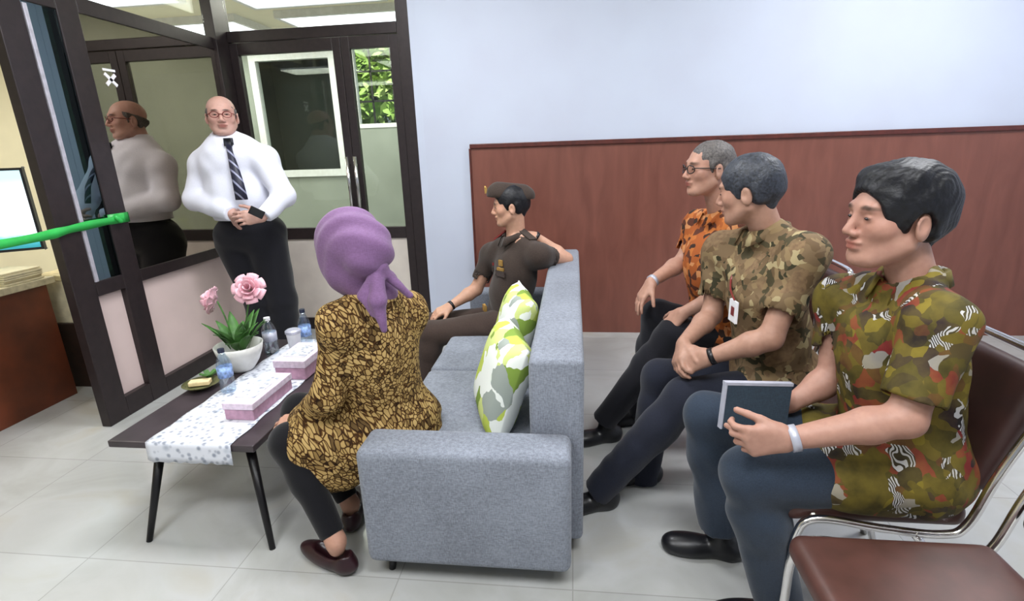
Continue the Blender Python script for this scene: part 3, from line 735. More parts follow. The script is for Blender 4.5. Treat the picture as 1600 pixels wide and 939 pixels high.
# ------------------------------------------------------------------ people
def basis(fwd, up=(0, 0, 1)):
    f = nrm(fwd); s = nrm(np.cross(f, up)); u = np.cross(s, f); return np.array([s, f, u])      # rows: right, forward, up
def add_head(q, c, B, k=1., fat=1.):
    W = lambda x, y, z: np.array(c)+k*(B[0]*x*fat+B[1]*y+B[2]*z)
    r = lambda a, b_, c_: (k*a*fat, k*b_, k*c_)
    q.ell(W(0, -.014, .046), r(.075, .094, .078), B, .02)
    q.ell(W(0, .022, .004), r(.064, .070, .090), B, .03*k)
    q.ell(W(0, .034, -.058), r(.050, .050, .046), B, .03*k)
    q.ell(W(0, .074, -.090), r(.022, .018, .016), B, .025*k)
    for s in (-1, 1):
        q.ell(W(s*.042, .056, -.012), r(.024, .024, .022), B, .025*k)
        q.cap(W(s*.058, .0, -.045), W(s*.03, .06, -.085), .016*k, .014*k, .03*k)
    q.cap(W(-.034, .083, .034), W(.034, .083, .034), .010*k, k=.018*k)
    for s in (-1, 1): q.ell(W(s*.031, .100, .012), r(.015, .014, .010), B, .014*k, True)
    for s in (-1, 1): q.ell(W(s*.031, .078, .011), r(.0145, .013, .0095), B, .005*k)
    q.cap(W(0, .088, .026), W(0, .110, -.020), .0065*k, .0105*k, .012*k)
    for s in (-1, 1): q.ell(W(s*.013, .098, -.026), r(.009, .011, .008), B, .008*k)
    q.ell(W(0, .090, -.046), r(.027, .012, .007), B, .008*k)
    q.ell(W(0, .0885, -.0595), r(.022, .012, .0075), B, .007*k)
    q.cap(W(-.024, .104, -.0525), W(.024, .104, -.0525), .0022*k, k=.004*k, sub=True)
    for s in (-1, 1):
        E_ = np.array([nrm(B[0]+s*.35*B[1]*-1), nrm(B[1]+s*.35*B[0]), B[2]])
        q.ell(W(s*.079, -.008, -.004), r(.009, .021, .033), E_, .006*k)
        q.ell(W(s*.090, -.003, .002), r(.009, .011, .018), E_, .004*k, True)
    return W
def head_color(c, B, k, base, lip, brow, beard=0., bald=None):
    base, lip, brow = [np.array(lin(x)[:3]) for x in (base, lip, brow)]
    def f(V):
        L = (V-np.array(c))/k; x, y, z = L@B[0], L@B[1], L@B[2]; C = np.tile(base, (len(V), 1)).astype(float)
        near = (np.sqrt(x*x+y*y+z*z) < .16)
        def blend(m, col):
            nonlocal C; m = np.clip(m, 0, 1)*near; C = C*(1-m[:, None])+col*m[:, None]
        blend(1.3-((x/.025)**2+((z+.053)/.0135)**2)*1.1-(y < .08)*5, lip)
        for s in (-1, 1):
            blend(1.2-(((x-s*.032)/.021)**2+((z-.036+.12*abs(x-s*.028))/.0065)**2)-(y < .05)*5, brow)
            blend(1.2-(((x-s*.031)/.0135)**2+((z-.011)/.0045)**2)-(y < .06)*5, brow*.5)
        if beard: blend(beard*(1.2-((x/.055)**2+((z+.075)/.035)**2))-(y < .03)*5, np.array(lin('6c625e')[:3]))
        red = np.clip(1-((z+.005)/.06)**2, 0, 1)*(y > .04)*near*.25
        C = C*(1-red[:, None])+C*np.array([1.08, .82, .80])*red[:, None]
        return C
    return f
def hand(q, wrist, d, nrmal, thumb, curl=.5, k=1., spread=.12, curls=None, tcurl=.5, tout=.6):
    """wrist point, direction to knuckles, back-of-hand normal, thumb side sign (+1: thumb on cross(d, normal))"""
    d = nrm(d); n = nrm(np.array(nrmal, float)-d*np.dot(nrmal, d)); s = np.cross(d, n)*thumb; w = np.array(wrist, float)
    kn = []
    for i, (a, l) in enumerate(((.030, .088), (.010, .092), (-.011, .087), (-.030, .078))):
        p = w+k*(d*l+s*a+n*(-.002*abs(a)*10)); kn.append(p)
        q.cap(w+k*(d*.012+s*a*.55), p, .0155*k, .0115*k, .016*k)
    q.cap(w+k*(d*.02+s*.022-n*.008), w+k*(d*.055+s*.03-n*.008), .018*k, .013*k, .015*k)
    for i, (p, L) in enumerate(zip(kn, (.074, .082, .076, .060))):
        a = spread*(1.5-i); dd = nrm(d+s*a); c = curls[i] if curls else curl; r = (.0092, .0094, .0088, .0078)[i]*k
        for j, f in enumerate((.46, .30, .24)):
            ang = c*(.75, 1.15, .8)[j]; pn = -n; ax = np.cross(dd, pn); ax = nrm(ax) if np.linalg.norm(ax) > 1e-5 else s
            dd = dd*math.cos(ang)+np.cross(ax, dd)*math.sin(ang)
            e_ = p+dd*L*f*k; q.cap(p, e_, r, r*.93, .0035 if j else .008); p = e_; r *= .93
    p = w+k*(d*.028+s*.030-n*.006); dd = nrm(d*.75+s*tout-n*.25)
    for j, (l, r) in enumerate(((.036, .0135), (.030, .0105), (.026, .0095))):
        e_ = p+dd*l*k; q.cap(p, e_, r*k, r*.92*k, .008 if j == 0 else .003); p = e_
        dd = nrm(dd*math.cos(tcurl*.6)+(-s*.6-n*.5)*math.sin(tcurl*.6))
def arm(q, sh, el, wr, r=(.046, .038, .034, .024), k=.02):
    sh, el, wr = map(lambda a: np.array(a, float), (sh, el, wr))
    q.cap(sh, el, r[0], r[1], k); m = el+(wr-el)*.3; q.cap(el, m, r[1]*.98, r[2]*1.12, k); q.cap(m, wr, r[2]*1.12, r[3], k)
def torso(q, J, g=0., w=1., k=.05, planes=None):
    B = J['B']; pel, ch, nk = J['pel'], J['chest'], J['neck']; up = nrm(ch-pel); Bt = basis(B[1], up); up2 = nrm(nk-ch); Bc = basis(B[1], nrm(up+up2))
    q.ell(pel, ((.158*w+g), (.118*w+g), (.125+g)), Bt, k)
    mid = (pel+ch)/2; q.ell(mid+Bt[1]*.012*w, (.142*w+g, .112*w+g, .16+g), Bt, k)
    q.ell(ch, (.155*w+g, .108*w+g, .165+g), Bc, k)
    for s in ('l', 'r'):
        q.cap(nk-up2*.02, J['sh'+s], .050+g, .052*w**.5+g, .04)
        q.cap(ch+Bc[2]*.05, J['sh'+s], .07+g, .05+g, .04)
def shoe(name, an, fwd, m, parent, org, L=.27, r=.046, pitch=0., vox=.007):
    f = nrm(np.array([fwd[0], fwd[1], 0.])); s = np.array([-f[1], f[0], 0]); z = A3(0, 0, 1); q = Sdf(); c = np.array([an[0], an[1], 0.])
    f3 = f*math.cos(pitch)+z*math.sin(pitch); up = np.cross(f3, -s) if np.cross(f3, -s)[2] > 0 else np.cross(f3, s)
    base = A3(an[0], an[1], max(an[2]-.085, 0.))
    ax = np.array([f3, s, up])
    q.ell(base-f3*.035+up*.035, (.05, r*.75, .055), ax, .02); q.cap(base-f3*.02+up*.03, base+f3*(L*.58)+up*.022, .04, .034, .03)
    q.ell(base+f3*(L*.42)+up*.026, (L*.30, r, .034), ax, .03); q.cap(base+up*.05, base+up*.085, .042, .042, .02)
    return q.mesh(name, m, vox, org, parent, planes=[(base-up*.001, -up)])
def trousers(q, J, g=.012, w=1., th=(.088, .066), sh=(.062, .050), cuff=.03):
    Bt = basis(J['B'][1], nrm(J['chest']-J['pel']))
    q.ell(J['pel'], (.165*w+g, .125*w+g, .125), Bt, .05)
    for s in ('l', 'r'):
        hp, kn, an = J['hip'+s], J['kn'+s], J['an'+s]
        q.cap(hp, kn, th[0]*w**.5+g, th[1]+g, .03); q.cap(kn, kn+(an-kn)*.35, th[1]*.95+g, sh[0]+g, .03)
        d = nrm(an-kn); q.cap(kn+(an-kn)*.3, an+d*.05, sh[0]+g, sh[1]+g, .03, clip=(an+d*cuff, d))
def jd(**k):
    J = {a: (np.array(b, float)) for a, b in k.items()}; return J
def hair(name, c, B, k, m, parent, org, vox=.005, vol=.010, front=.075, back=-.07, hl=.072, top=0., fat=1., part=None, side=.0, topcut=None):
    """hair cap: inflated skull cut away at face and ears"""
    W = lambda x, y, z: np.array(c)+k*(B[0]*x+B[1]*y+B[2]*z); q = Sdf()
    q.ell(W(0, -.014, .046), (k*(.075*fat+vol), k*(.094+vol), k*(.078+vol+top)), B, .02)
    q.cap(W(0, -.062, .0), W(0, -.055, back+.03), k*(.048+vol*.6), k*.034, .03)
    for s in (-1, 1): q.cap(W(s*.058, -.03, .01), W(s*.058, -.045, -.02), k*(.022+vol*.5), k*.018, .02)
    for s in (-1, 1): q.cap(W(s*.068*fat, .018, .03), W(s*.068*fat, .016, -.005+side), k*.012, k*.007, .015)
    if part:
        for (a, b_, ra, rb) in part: q.cap(W(*a), W(*b_), k*ra, k*rb, .02)
    # face opening
    q.ell(W(0, .115, -.012), (k*.085, k*.068, k*(hl+.012)), B, .012, True)
    q.ell(W(0, .075, -.07), (k*.11, k*.07, k*.075), B, .012, True)
    for s in (-1, 1): q.ell(W(s*.086, -.004, -.010), (k*.022, k*.026, k*.038), B, .008, True)
    def dp(X, Y, Z):
        L = [X-c[0], Y-c[1], Z-c[2]]; u = sum(L[i]*B[0][i] for i in range(3)); v = sum(L[i]*B[1][i] for i in range(3)); z = sum(L[i]*B[2][i] for i in range(3))
        return (.0010*np.sin(u*330+12*np.sin(v*30)+6*np.sin(z*45))+.0010*np.sin(v*85+u*60+z*70)).astype(np.float32)
    return q.mesh(name, m, vox, org, parent, planes=[(W(0, 0, back), -B[2])]+([(W(0, 0, topcut), B[2]-B[1]*.3)] if topcut else []), disp=dp)
def glasses(c, B, k, parent, org, m):
    W = lambda x, y, z: np.array(c)+k*(B[0]*x+B[1]*y+B[2]*z); b = BM(org)
    for s in (-1, 1):
        b.tube([W(s*.034+.024*math.cos(a), .104-.012*abs(math.cos(a))*(s*math.cos(a) > 0), .010+.017*math.sin(a)) for a in np.linspace(0, 2*math.pi, 21)], .0024*k, 6)
        b.tube([W(s*.058, .093, .016), W(s*.078, .04, .014), W(s*.083, -.01, .010)], .0024*k, 6)
    b.tube([W(-.010, .106, .012), W(.010, .106, .012)], .0024*k, 6)
    return b.done('eyeglasses', m, parent, True)
def eyes(c, B, k, parent, org):
    for s in (-1, 1):
        q = Sdf(); q.ell(np.array(c)+k*(B[0]*.031*s+B[1]*.0845+B[2]*.011), (.0085*k, .0085*k, .0042*k), B, 0)
        q.mesh('eye', MT['eye'], .002, org, parent)
def collar(nk, B, m, parent, org, r=.062, w=.03, open_=.02):
    """folded shirt collar standing round the neck, open at the throat"""
    b = BM(org); N = 28; rows = []
    for i in range(N+1):
        t = i/N; a = math.radians(90+18+ (324)*t); ca, sa = math.cos(a), math.sin(a)
        fr = max(0, math.sin(a))           # 1 at throat
        rr = r*(1+.10*fr); base = nk+B[0]*ca*rr+B[1]*(sa*rr+.006); dz = .034-.030*fr; tip = (1-abs(2*t-1))**.6
        o1 = base+B[2]*(dz); o2 = base+(B[0]*ca+B[1]*sa)*(.012)+B[2]*(dz+.002); pt = (1-min(1, min(t, 1-t)*7))
        o3 = base+(B[0]*ca+B[1]*sa)*(.024+.012*pt)+B[2]*(dz-w-.022*pt); o0 = base+B[2]*(dz-.035)
        rows.append([b.b.verts.new(Vector(p)-b.o) for p in (o0, o1, o2, o3)])
    for r0, r1 in zip(rows, rows[1:]):
        for j in range(3): b.b.faces.new((r0[j], r0[j+1], r1[j+1], r1[j]))
    o = b.done('collar', m, parent, True); o.modifiers.new('t', 'SOLIDIFY').thickness = .003; return o
def band(c, d, r, w, m, parent, org, name, up=None):
    d = nrm(d); b = BM(org); b.tube([np.array(c)-d*w/2, np.array(c)+d*w/2], r, 24, True); return b.done(name, m, parent, True)
def sleeve(q, sh, el, frac, r0, r1, k=.03, hollow=True):
    sh, el = np.array(sh), np.array(el); d = nrm(el-sh); e_ = sh+(el-sh)*frac
    q.cap(sh, e_+d*.06, r0, r1, k, clip=(e_, d))
    return (e_-d*.03, e_+d*.08, r1-.007, r1-.004)
def person(name_label, org, J, headc, HB, hk, skin, vox=.006, arms=None, fat=1., **kw):
    """one continuous body: head, neck, torso, arms with hands, legs"""
    q = Sdf(); up = nrm(J['neck']-J['chest'])
    torso(q, J, -.012, kw.get('w', 1.))
    for s in ('l', 'r'):
        q.cap(J['hip'+s], J['kn'+s], .075, .052, .03); q.cap(J['kn'+s], J['an'+s], .050, .034, .03)
        if not kw.get('nofeet'): q.cap(J['an'+s], J['an'+s]-A3(0, 0, .03), .03, .028, .02)
    W = add_head(q, headc, HB, hk, fat)
    q.cap(W(0, -.022, -.035), J['neck']-up*.01, .052*kw.get('nw', 1.), .056*kw.get('nw', 1.), .022)
    for s in ('l', 'r'): arm(q, J['sh'+s], J['el'+s], J['wr'+s], kw.get('ar', (.046, .040, .036, .026)))
    for h in arms: hand(q, **h)
    b = q.mesh('person', MT['skin'], vox, org, None, color=head_color(headc, HB, hk, skin, kw.get('lip', '8c4a44'), kw.get('brow', '2a1d1a'), kw.get('beard', 0.)))
    return tagp(b, name_label, 'person'), W

# --- man in the olive and red batik shirt, nearest chair
org = (.86, 1.45, 0)
J = jd(pel=P(1418, 712, 1.43), chest=P(1400, 560, 1.43), neck=P(1428, 437, 1.45), shl=P(1468, 508, 1.27), shr=P(1316, 468, 1.61),
       ell=P(1415, 655, 1.20), elr=P(1300, 590, 1.56), wrl=P(1232, 686, 1.225), wrr=P(1240, 628, 1.535),
       hipl=P(1405, 738, 1.33), hipr=P(1395, 705, 1.52), knl=P(1172, 742, 1.30), knr=P(1108, 650, 1.62), anl=P(1215, 935, 1.32), anr=P(1122, 812, 1.60))
J['B'] = basis((-.95, -.30, 0)); HB = basis((-1, -.10, .02), (.03, 0, 1)); HC = P(1399, 346, 1.45); HK = 1.10
wl = J['wrl']; dl = nrm(P(1168, 690, 1.225)-wl)
body, W = person('seated man in an olive and red batik shirt with black hair, holding a notebook', org, J, HC, HB, HK, 'a87f70', .0042,
    [dict(wrist=wl, d=dl, nrmal=(.12, -.97, .05), thumb=1, curls=[.75, .95, 1.05, 1.1], spread=.08, k=1.05, tcurl=.35, tout=.45),
     dict(wrist=J['wrr'], d=nrm(P(1185, 640, 1.55)-J['wrr']), nrmal=(.1, .97, .1), thumb=-1, curl=.05, k=1., tcurl=0., tout=.35)], ar=(.048, .041, .037, .027), lip='96584f')
q = Sdf(); torso(q, J, .014, 1.03); Bt = basis(J['B'][1])
s1 = sleeve(q, J['shl'], J['ell'], .80, .070, .066); s2 = sleeve(q, J['shr'], J['elr'], .62, .068, .064)
for a in (s1, s2): q.cap(a[0], a[1], a[2], a[3], .004, True)
for sd in ('l', 'r'): q.cap(J['hip'+sd]+A3(.02, 0, .0), J['hip'+sd]+(J['kn'+sd]-J['hip'+sd])*.40, .128, .106, .05)
nk = J['neck']; q.ell(nk+J['B'][1]*.035+A3(0, 0, .03), (.055, .055, .045), J['B'], .01, True)
q.mesh('shirt', MT['b_olive'], .0055, org, body, disp=folds(.006, 40, 1.), planes=[((0, 0, .475), (0, 0, -1))])
collar(nk+A3(0, 0, -.002), J['B'], MT['b_olive'], body, org, .064, .034)
q = Sdf(); trousers(q, J, .010, 1.0, (.092, .068), (.066, .058)); q.mesh('trousers', MT['navy'], .007, org, body, disp=folds(.005, 30, 2.))
shoe('shoe', J['anl'], (-1, -.1), MT['shoe'], body, org); shoe('shoe', P(1128, 838, 1.60), (-.97, .1), MT['shoe'], body, org, .28, .05)
hair('hair', HC, HB, HK, MT['hairb'], body, org, .0036, .018, hl=.078, back=-.075, top=.004,
     part=[((-.03, .050, .105), (.035, .058, .102), .022, .022), ((-.05, .02, .098), (.05, .02, .10), .03, .03)])
eyes(HC, HB, HK, body, org)
fa = nrm(J['wrl']-J['ell']); band(wl-fa*.012, fa, .034, .020, MT['silver'], body, org, 'wristwatch')
# dark notebook held upright on his far thigh
c4 = [P(1124, 598, 1.43), P(1228, 600, 1.47), P(1130, 668, 1.42), P(1236, 668, 1.46)]
cx = nrm(c4[1]-c4[0]); cz = nrm(c4[0]-c4[2]); cn = nrm(np.cross(cx, cz)); cz = np.cross(cn, cx); cc = sum(c4)/4
nb = empty('notebook', tuple(cc), 'dark notebook with silver edges held by the man in the olive shirt', 'notebook')
wd, hh = np.linalg.norm(c4[1]-c4[0])/2, np.linalg.norm(c4[0]-c4[2])/2
b = BM(cc); b.obox(cc+cn*.0065, (cx, cz, cn), (wd, hh, .0016), .001); b.obox(cc-cn*.0065, (cx, cz, cn), (wd, hh, .0016), .001); b.done('cover', MT['book'], nb)
b = BM(cc); b.obox(cc, (cx, cz, cn), (wd-.002, hh-.002, .0048)); b.done('pages', MT['silver'], nb)
b = BM(cc); b.obox(cc+cz*(hh-.002), (cx, cz, cn), (wd+.002, .005, .0095), .001); b.obox(cc-cx*(wd-.002), (cx, cz, cn), (.003, hh, .0095), .001); b.done('edge_trim', MT['silver'], nb)

# --- man in the tan batik shirt
org = (.78, 1.95, 0)
J = jd(pel=P(1222, 588, 1.97), chest=P(1196, 462, 1.95), neck=P(1200, 362, 1.98), shl=P(1256, 400, 1.80), shr=P(1128, 392, 2.14),
       ell=P(1204, 528, 1.74), elr=P(1112, 492, 2.10), wrl=P(1108, 558, 1.80), wrr=P(1068, 536, 1.93),
       hipl=P(1215, 612, 1.88), hipr=P(1200, 590, 2.07), knl=P(1070, 622, 1.85), knr=P(1032, 590, 2.08), anl=P(938, 762, 1.83), anr=P(1006, 742, 2.02))
J['B'] = basis((-.97, -.12, 0)); HB = basis((-.86, .50, -.16), (-.12, .05, 1)); HC = P(1171, 302, 1.97); HK = 1.0
body, W = person('seated man in a tan batik shirt with clasped hands and white identity card', org, J, HC, HB, HK, 'a98270', .0055,
    [dict(wrist=J['wrl'], d=nrm(P(1070, 568, 1.84)-J['wrl']), nrmal=(.2, -.75, .55), thumb=1, curl=.55, spread=.04, tcurl=.5),
     dict(wrist=J['wrr'], d=nrm(P(1058, 566, 1.86)-J['wrr']), nrmal=(-.8, .2, .5), thumb=-1, curl=.6, spread=.04)])
q = Sdf(); torso(q, J, .016, 1.04)
s1 = sleeve(q, J['shl'], J['ell'], .78, .072, .064); s2 = sleeve(q, J['shr'], J['elr'], .72, .068, .062)
q.cap(J['pel']-A3(0, 0, .02), (J['hipl']*.75+J['knl']*.25), .125, .100, .05); q.cap(J['pel'], (J['hipr']*.75+J['knr']*.25), .12, .098, .05)
for a in (s1, s2): q.cap(a[0], a[1], a[2], a[3], .004, True)
nk = J['neck']; q.ell(nk+J['B'][1]*.035+A3(0, 0, .03), (.05, .05, .04), J['B'], .01, True)
q.mesh('shirt', MT['b_tan'], .007, org, body, disp=folds(.006, 36, 3.), planes=[((0, 0, .475), (0, 0, -1))])
collar(nk, J['B'], MT['b_tan'], body, org, .064, .034)
q = Sdf(); trousers(q, J, .010, 1.0); q.mesh('trousers', MT['navy2'], .008, org, body, disp=folds(.005, 30, 4.))
shoe('shoe', A3(*J['anl'][:2], .085), (-.95, -.3), MT['shoe'], body, org); shoe('shoe', A3(*J['anr'][:2], .085), (-1, -.15), MT['shoe'], body, org)
hair('hair', HC, HB, HK, MT['hairg'], body, org, .006, .012, hl=.066, back=-.07, top=.004)
eyes(HC, HB, HK, body, org)
fa = nrm(J['wrl']-J['ell']); band(J['wrl']-fa*.012, fa, .031, .018, MT['black'], body, org, 'wristwatch')
bc = P(1146, 486, 1.84); fB = J['B']; e = BM(org); e.obox(bc, (fB[0], fB[1], fB[2]), (.027, .003, .038), .002); bd = e.done('name_badge', MT['white'], body); bd['label'] = 'white identity card with a small red emblem'
e = BM(org); e.obox(bc+fB[1]*.0036, (fB[0], fB[1], fB[2]), (.012, .0008, .016)); e.done('emblem', MT['red'], bd)
e = BM(org); e.tube(smoothpath([nk+fB[0]*.06+fB[1]*.04, J['chest']+fB[1]*.125+fB[2]*.06+fB[0]*.02, bc+fB[2]*.04], 6), .0035, 6); e.done('lanyard', MT['red'], body)

# --- man in the orange batik shirt, farthest chair
org = (.75, 2.45, 0)
J = jd(pel=P(1140, 520, 2.47), chest=P(1115, 415, 2.45), neck=P(1128, 335, 2.47), shl=P(1160, 365, 2.30), shr=P(1092, 352, 2.62),
       ell=P(1128, 462, 2.27), elr=P(1068, 408, 2.60), wrl=P(1068, 488, 2.30), wrr=P(1018, 440, 2.46),
       hipl=P(1135, 530, 2.38), hipr=P(1125, 522, 2.55), knl=P(1052, 522, 2.33), knr=P(1028, 492, 2.52), anl=P(948, 652, 2.34), anr=P(1000, 640, 2.52))
J['B'] = basis((-.97, -.15, 0)); HB = basis((-1, -.22, -.02), (.05, 0, 1)); HC = P(1108, 266, 2.42); HK = 1.0
body, W = person('seated man in an orange batik shirt with glasses, farthest of the chair row', org, J, HC, HB, HK, 'b48a78', .0055,
    [dict(wrist=J['wrl'], d=nrm(P(1046, 508, 2.31)-J['wrl']), nrmal=(-.3, -.6, .75), thumb=1, curl=.45, spread=.08),
     dict(wrist=J['wrr'], d=nrm(P(998, 470, 2.43)-J['wrr']), nrmal=(-.75, -.2, .6), thumb=-1, curl=.25, spread=.10)])
q = Sdf(); torso(q, J, .016, 1.03)
s1 = sleeve(q, J['shl'], J['ell'], .78, .070, .062); s2 = sleeve(q, J['shr'], J['elr'], .76, .066, .060)
q.cap(J['pel']-A3(0, 0, .02), (J['hipl']*.75+J['knl']*.25), .12, .095, .05); q.cap(J['pel'], (J['hipr']*.75+J['knr']*.25), .115, .095, .05)
for a in (s1, s2): q.cap(a[0], a[1], a[2], a[3], .004, True)
nk = J['neck']; q.ell(nk+J['B'][1]*.035+A3(0, 0, .03), (.05, .05, .04), J['B'], .01, True)
q.mesh('shirt', MT['b_orange'], .007, org, body, disp=folds(.005, 36, 5.), planes=[((0, 0, .475), (0, 0, -1))])
collar(nk, J['B'], MT['b_orange'], body, org, .062, .032)
q = Sdf(); trousers(q, J, .010, 1.0); q.mesh('trousers', MT['blackc'], .008, org, body, disp=folds(.005, 30, 6.))
shoe('shoe', A3(*J['anl'][:2], .085), (-.9, -.3), MT['shoe'], body, org); shoe('shoe', A3(*J['anr'][:2], .085), (-1, -.1), MT['shoe'], body, org)
hair('hair', HC, HB, HK, MT['hairgg'], body, org, .006, .005, hl=.088, back=-.06, top=-.002)
eyes(HC, HB, HK, body, org); glasses(HC, HB, HK, body, org, MT['black'])
fa = nrm(J['wrr']-J['elr']); band(J['wrr']-fa*.008, fa, .031, .016, MT['silver'], body, org, 'wristwatch')

# --- man in brown uniform at the far end of the sofa
org = (-.42, 3.0, 0)
J = jd(pel=P(795, 498, 3.03), chest=P(806, 425, 3.03), neck=P(806, 370, 3.03), shl=P(842, 400, 2.90), shr=P(768, 398, 3.16),
       ell=P(884, 405, 3.08), elr=P(744, 452, 3.15), wrl=P(836, 369, 3.02), wrr=P(704, 478, 3.02),
       hipl=P(785, 508, 2.92), hipr=P(775, 502, 3.10), knl=P(672, 522, 2.86), knr=P(668, 508, 3.08), anl=P(668, 618, 2.82), anr=P(660, 596, 3.06))
J['anl'][2] = .09; J['anr'][2] = .09
J['B'] = basis((-.93, -.36, 0)); HB = basis((-1, -.12, -.08), (.02, 0, 1)); HC = P(798, 324, 3.02); HK = .98
body, W = person('man in dark brown uniform and cap sitting at the far sofa end', org, J, HC, HB, HK, 'c79a82', .0055,
    [dict(wrist=J['wrl'], d=nrm(P(800, 366, 2.95)-J['wrl']), nrmal=(-.2, -.5, .8), thumb=1, curl=.4, spread=.03),
     dict(wrist=J['wrr'], d=nrm(P(684, 488, 2.98)-J['wrr']), nrmal=(-.2, -.4, .9), thumb=-1, curl=.4, spread=.05)])
q = Sdf(); torso(q, J, .014, 1.02)
s1 = sleeve(q, J['shl'], J['ell'], .45, .066, .062); s2 = sleeve(q, J['shr'], J['elr'], .72, .062, .056)
for a in (s1, s2): q.cap(a[0], a[1], a[2], a[3], .004, True)
nk = J['neck']; q.ell(nk+J['B'][1]*.035+A3(0, 0, .03), (.05, .05, .04), J['B'], .01, True)
q.mesh('uniform_shirt', MT['unif'], .007, org, body, disp=folds(.005, 34, 7.), planes=[((0, 0, .44), (0, 0, -1))])
collar(nk, J['B'], MT['unif'], body, org, .062, .034)
q = Sdf(); trousers(q, J, .010, 1.0); q.mesh('trousers', MT['uniftr'], .008, org, body, disp=folds(.004, 30, 8.), planes=[((0, 0, .378), (0, 0, -1))] if False else ())
shoe('shoe', J['anl'], (-1, -.2), MT['shoe'], body, org); shoe('shoe', J['anr'], (-1, -.1), MT['shoe'], body, org)
hair('hair', HC, HB, HK, MT['hairb'], body, org, .006, .009, hl=.068, back=-.065, top=.0)
eyes(HC, HB, HK, body, org)
q = Sdf(); q.cap(W(0, .075, .088), W(0, -.098, .058), .058, .052, .02); q.cap(W(0, .06, .125), W(0, -.085, .10), .026, .022, .03); q.ell(W(0, -.01, .035), (.066, .074, .038), HB, .004, True)
q.mesh('side_cap', MT['unif'], .006, org, body, planes=[(W(0, .07, .068), -(HB[2]+HB[1]*-.16))])
b = BM(org); b.obox(W(0, .134, .115), (HB[0], HB[1], HB[2]), (.013, .004, .014), .003); b.obox(W(0, .136, .128), (nrm(HB[0]+HB[2]), HB[1], nrm(HB[2]-HB[0])), (.008, .003, .008), .002); cb = b.done('cap_badge', MT['gold'], body); cb['label'] = 'small gold cap badge'
fB = J['B']
def on_chest(x, z, half, name, m, lift=.004, bev=.002):
    a = math.asin(x/.185); n = fB[1]*math.cos(a)+fB[0]*math.sin(a)*.9; n = nrm(n); sx = np.cross(n, fB[2])
    c = J['chest']+fB[0]*x+fB[1]*(.124*math.sqrt(1-(x/.185)**2)+lift)+fB[2]*z
    b = BM(org); b.obox(c, (sx, n, fB[2]), (half[0], .004, half[1]), bev); b.done(name, m, body)
on_chest(-.085, .045, (.026, .007), 'name_plate', MT['gold']); on_chest(-.085, .082, (.013, .015), 'chest_badge', MT['gold'], .002)
on_chest(.07, .05, (.024, .007), 'ribbon_bar', MT['red'])
on_chest(-.085, .018, (.040, .015), 'pocket_flap', MT['uniftr'], .005); on_chest(.075, .018, (.040, .015), 'pocket_flap', MT['uniftr'], .005)
bk = J['pel']+fB[1]*.148+fB[2]*.085; b = BM(org); b.obox(bk, (fB[0], fB[1], fB[2]), (.024, .006, .018), .003); b.done('belt_buckle', MT['gold'], body)
for sd in ('l', 'r'):
    b = BM(org); b.obox((J['sh'+sd]+nk)*.5+A3(0, 0, .068), (nrm(J['sh'+sd]-nk), fB[1], np.cross(nrm(J['sh'+sd]-nk), fB[1])), (.055, .022, .004), .002); b.done('shoulder_board', MT['red'] if sd == 'r' else MT['unif'], body)
fa = nrm(J['wrl']-J['ell']); band(J['wrl']-fa*.005, fa, .032, .018, MT['black'], body, org, 'wristwatch')
fa = nrm(J['wrr']-J['elr']); band(J['wrr']-fa*.005, fa, .031, .016, MT['black'], body, org, 'bracelet')

# --- standing bald man with glasses, white shirt and dark tie
org = (-2.12, 3.3, 0)
J = jd(pel=P(392, 362, 3.311), chest=P(366, 258, 3.300), neck=P(352, 218, 3.322), shl=P(412, 250, 3.300), shr=P(320, 259, 3.278),
       ell=P(444, 306, 3.223), elr=P(304, 312, 3.201), wrl=P(412, 338, 3.069), wrr=P(362, 334, 3.047),
       hipl=P(415, 378, 3.311), hipr=P(372, 380, 3.300), knl=P(440, 470, 3.300), knr=P(408, 472, 3.278), anl=P(452, 560, 3.300), anr=P(420, 565, 3.267))
J['anl'][2] = J['anr'][2] = .09
J['B'] = basis((.34, -.94, 0)); HB = basis((.52, -.85, .02)); HC = P(347, 184, 3.289); HK = 1.06
body, W = person('standing bald man with glasses in white shirt and dark tie', org, J, HC, HB, HK, 'c59c90', .0055,
    [dict(wrist=J['wrl'], d=nrm(P(386, 340, 3.003)-J['wrl']), nrmal=(.3, -.9, .2), thumb=1, k=1.14, curl=.5, spread=.04),
     dict(wrist=J['wrr'], d=nrm(P(392, 338, 3.327)-J['wrr']), nrmal=(-.1, -.9, .3), thumb=-1, k=1.14, curl=.45, spread=.04)], w=1.22, nw=1.25, fat=1.05, beard=.2)
q = Sdf(); torso(q, J, .035, 1.2, .07); mid = (J['pel']+J['chest'])/2; q.ell(mid+J['B'][1]*.05, (.19, .165, .185), J['B'], .06)
for sd in ('l', 'r'):
    q.cap(J['sh'+sd], J['el'+sd], .084, .068, .03); q.cap(J['el'+sd], J['wr'+sd], .068, .05, .03, clip=(J['wr'+sd], J['wr'+sd]-J['el'+sd]))
nk = J['neck']; q.ell(nk+J['B'][1]*.04+A3(0, 0, .035), (.05, .05, .04), J['B'], .01, True)
q.mesh('shirt', MT['shirtw'], .007, org, body, disp=folds(.0045, 24, 9.), planes=[((0, 0, 1.03), (0, 0, -1))])
collar(nk+A3(0, 0, .005), J['B'], MT['shirtw'], body, org, .068, .036)
q = Sdf(); trousers(q, J, .02, 1.2, (.112, .085), (.075, .066), .05); q.ell(J['pel']+J['B'][1]*.02, (.215, .175, .13), J['B'], .05)
q.mesh('trousers', MT['blackc'], .008, org, body, disp=folds(.004, 26, 1.5), planes=[((0, 0, 1.045), (0, 0, 1))])
shoe('shoe', J['anl'], (.3, -.95), MT['shoe'], body, org); shoe('shoe', J['anr'], (.1, -1), MT['shoe'], body, org)
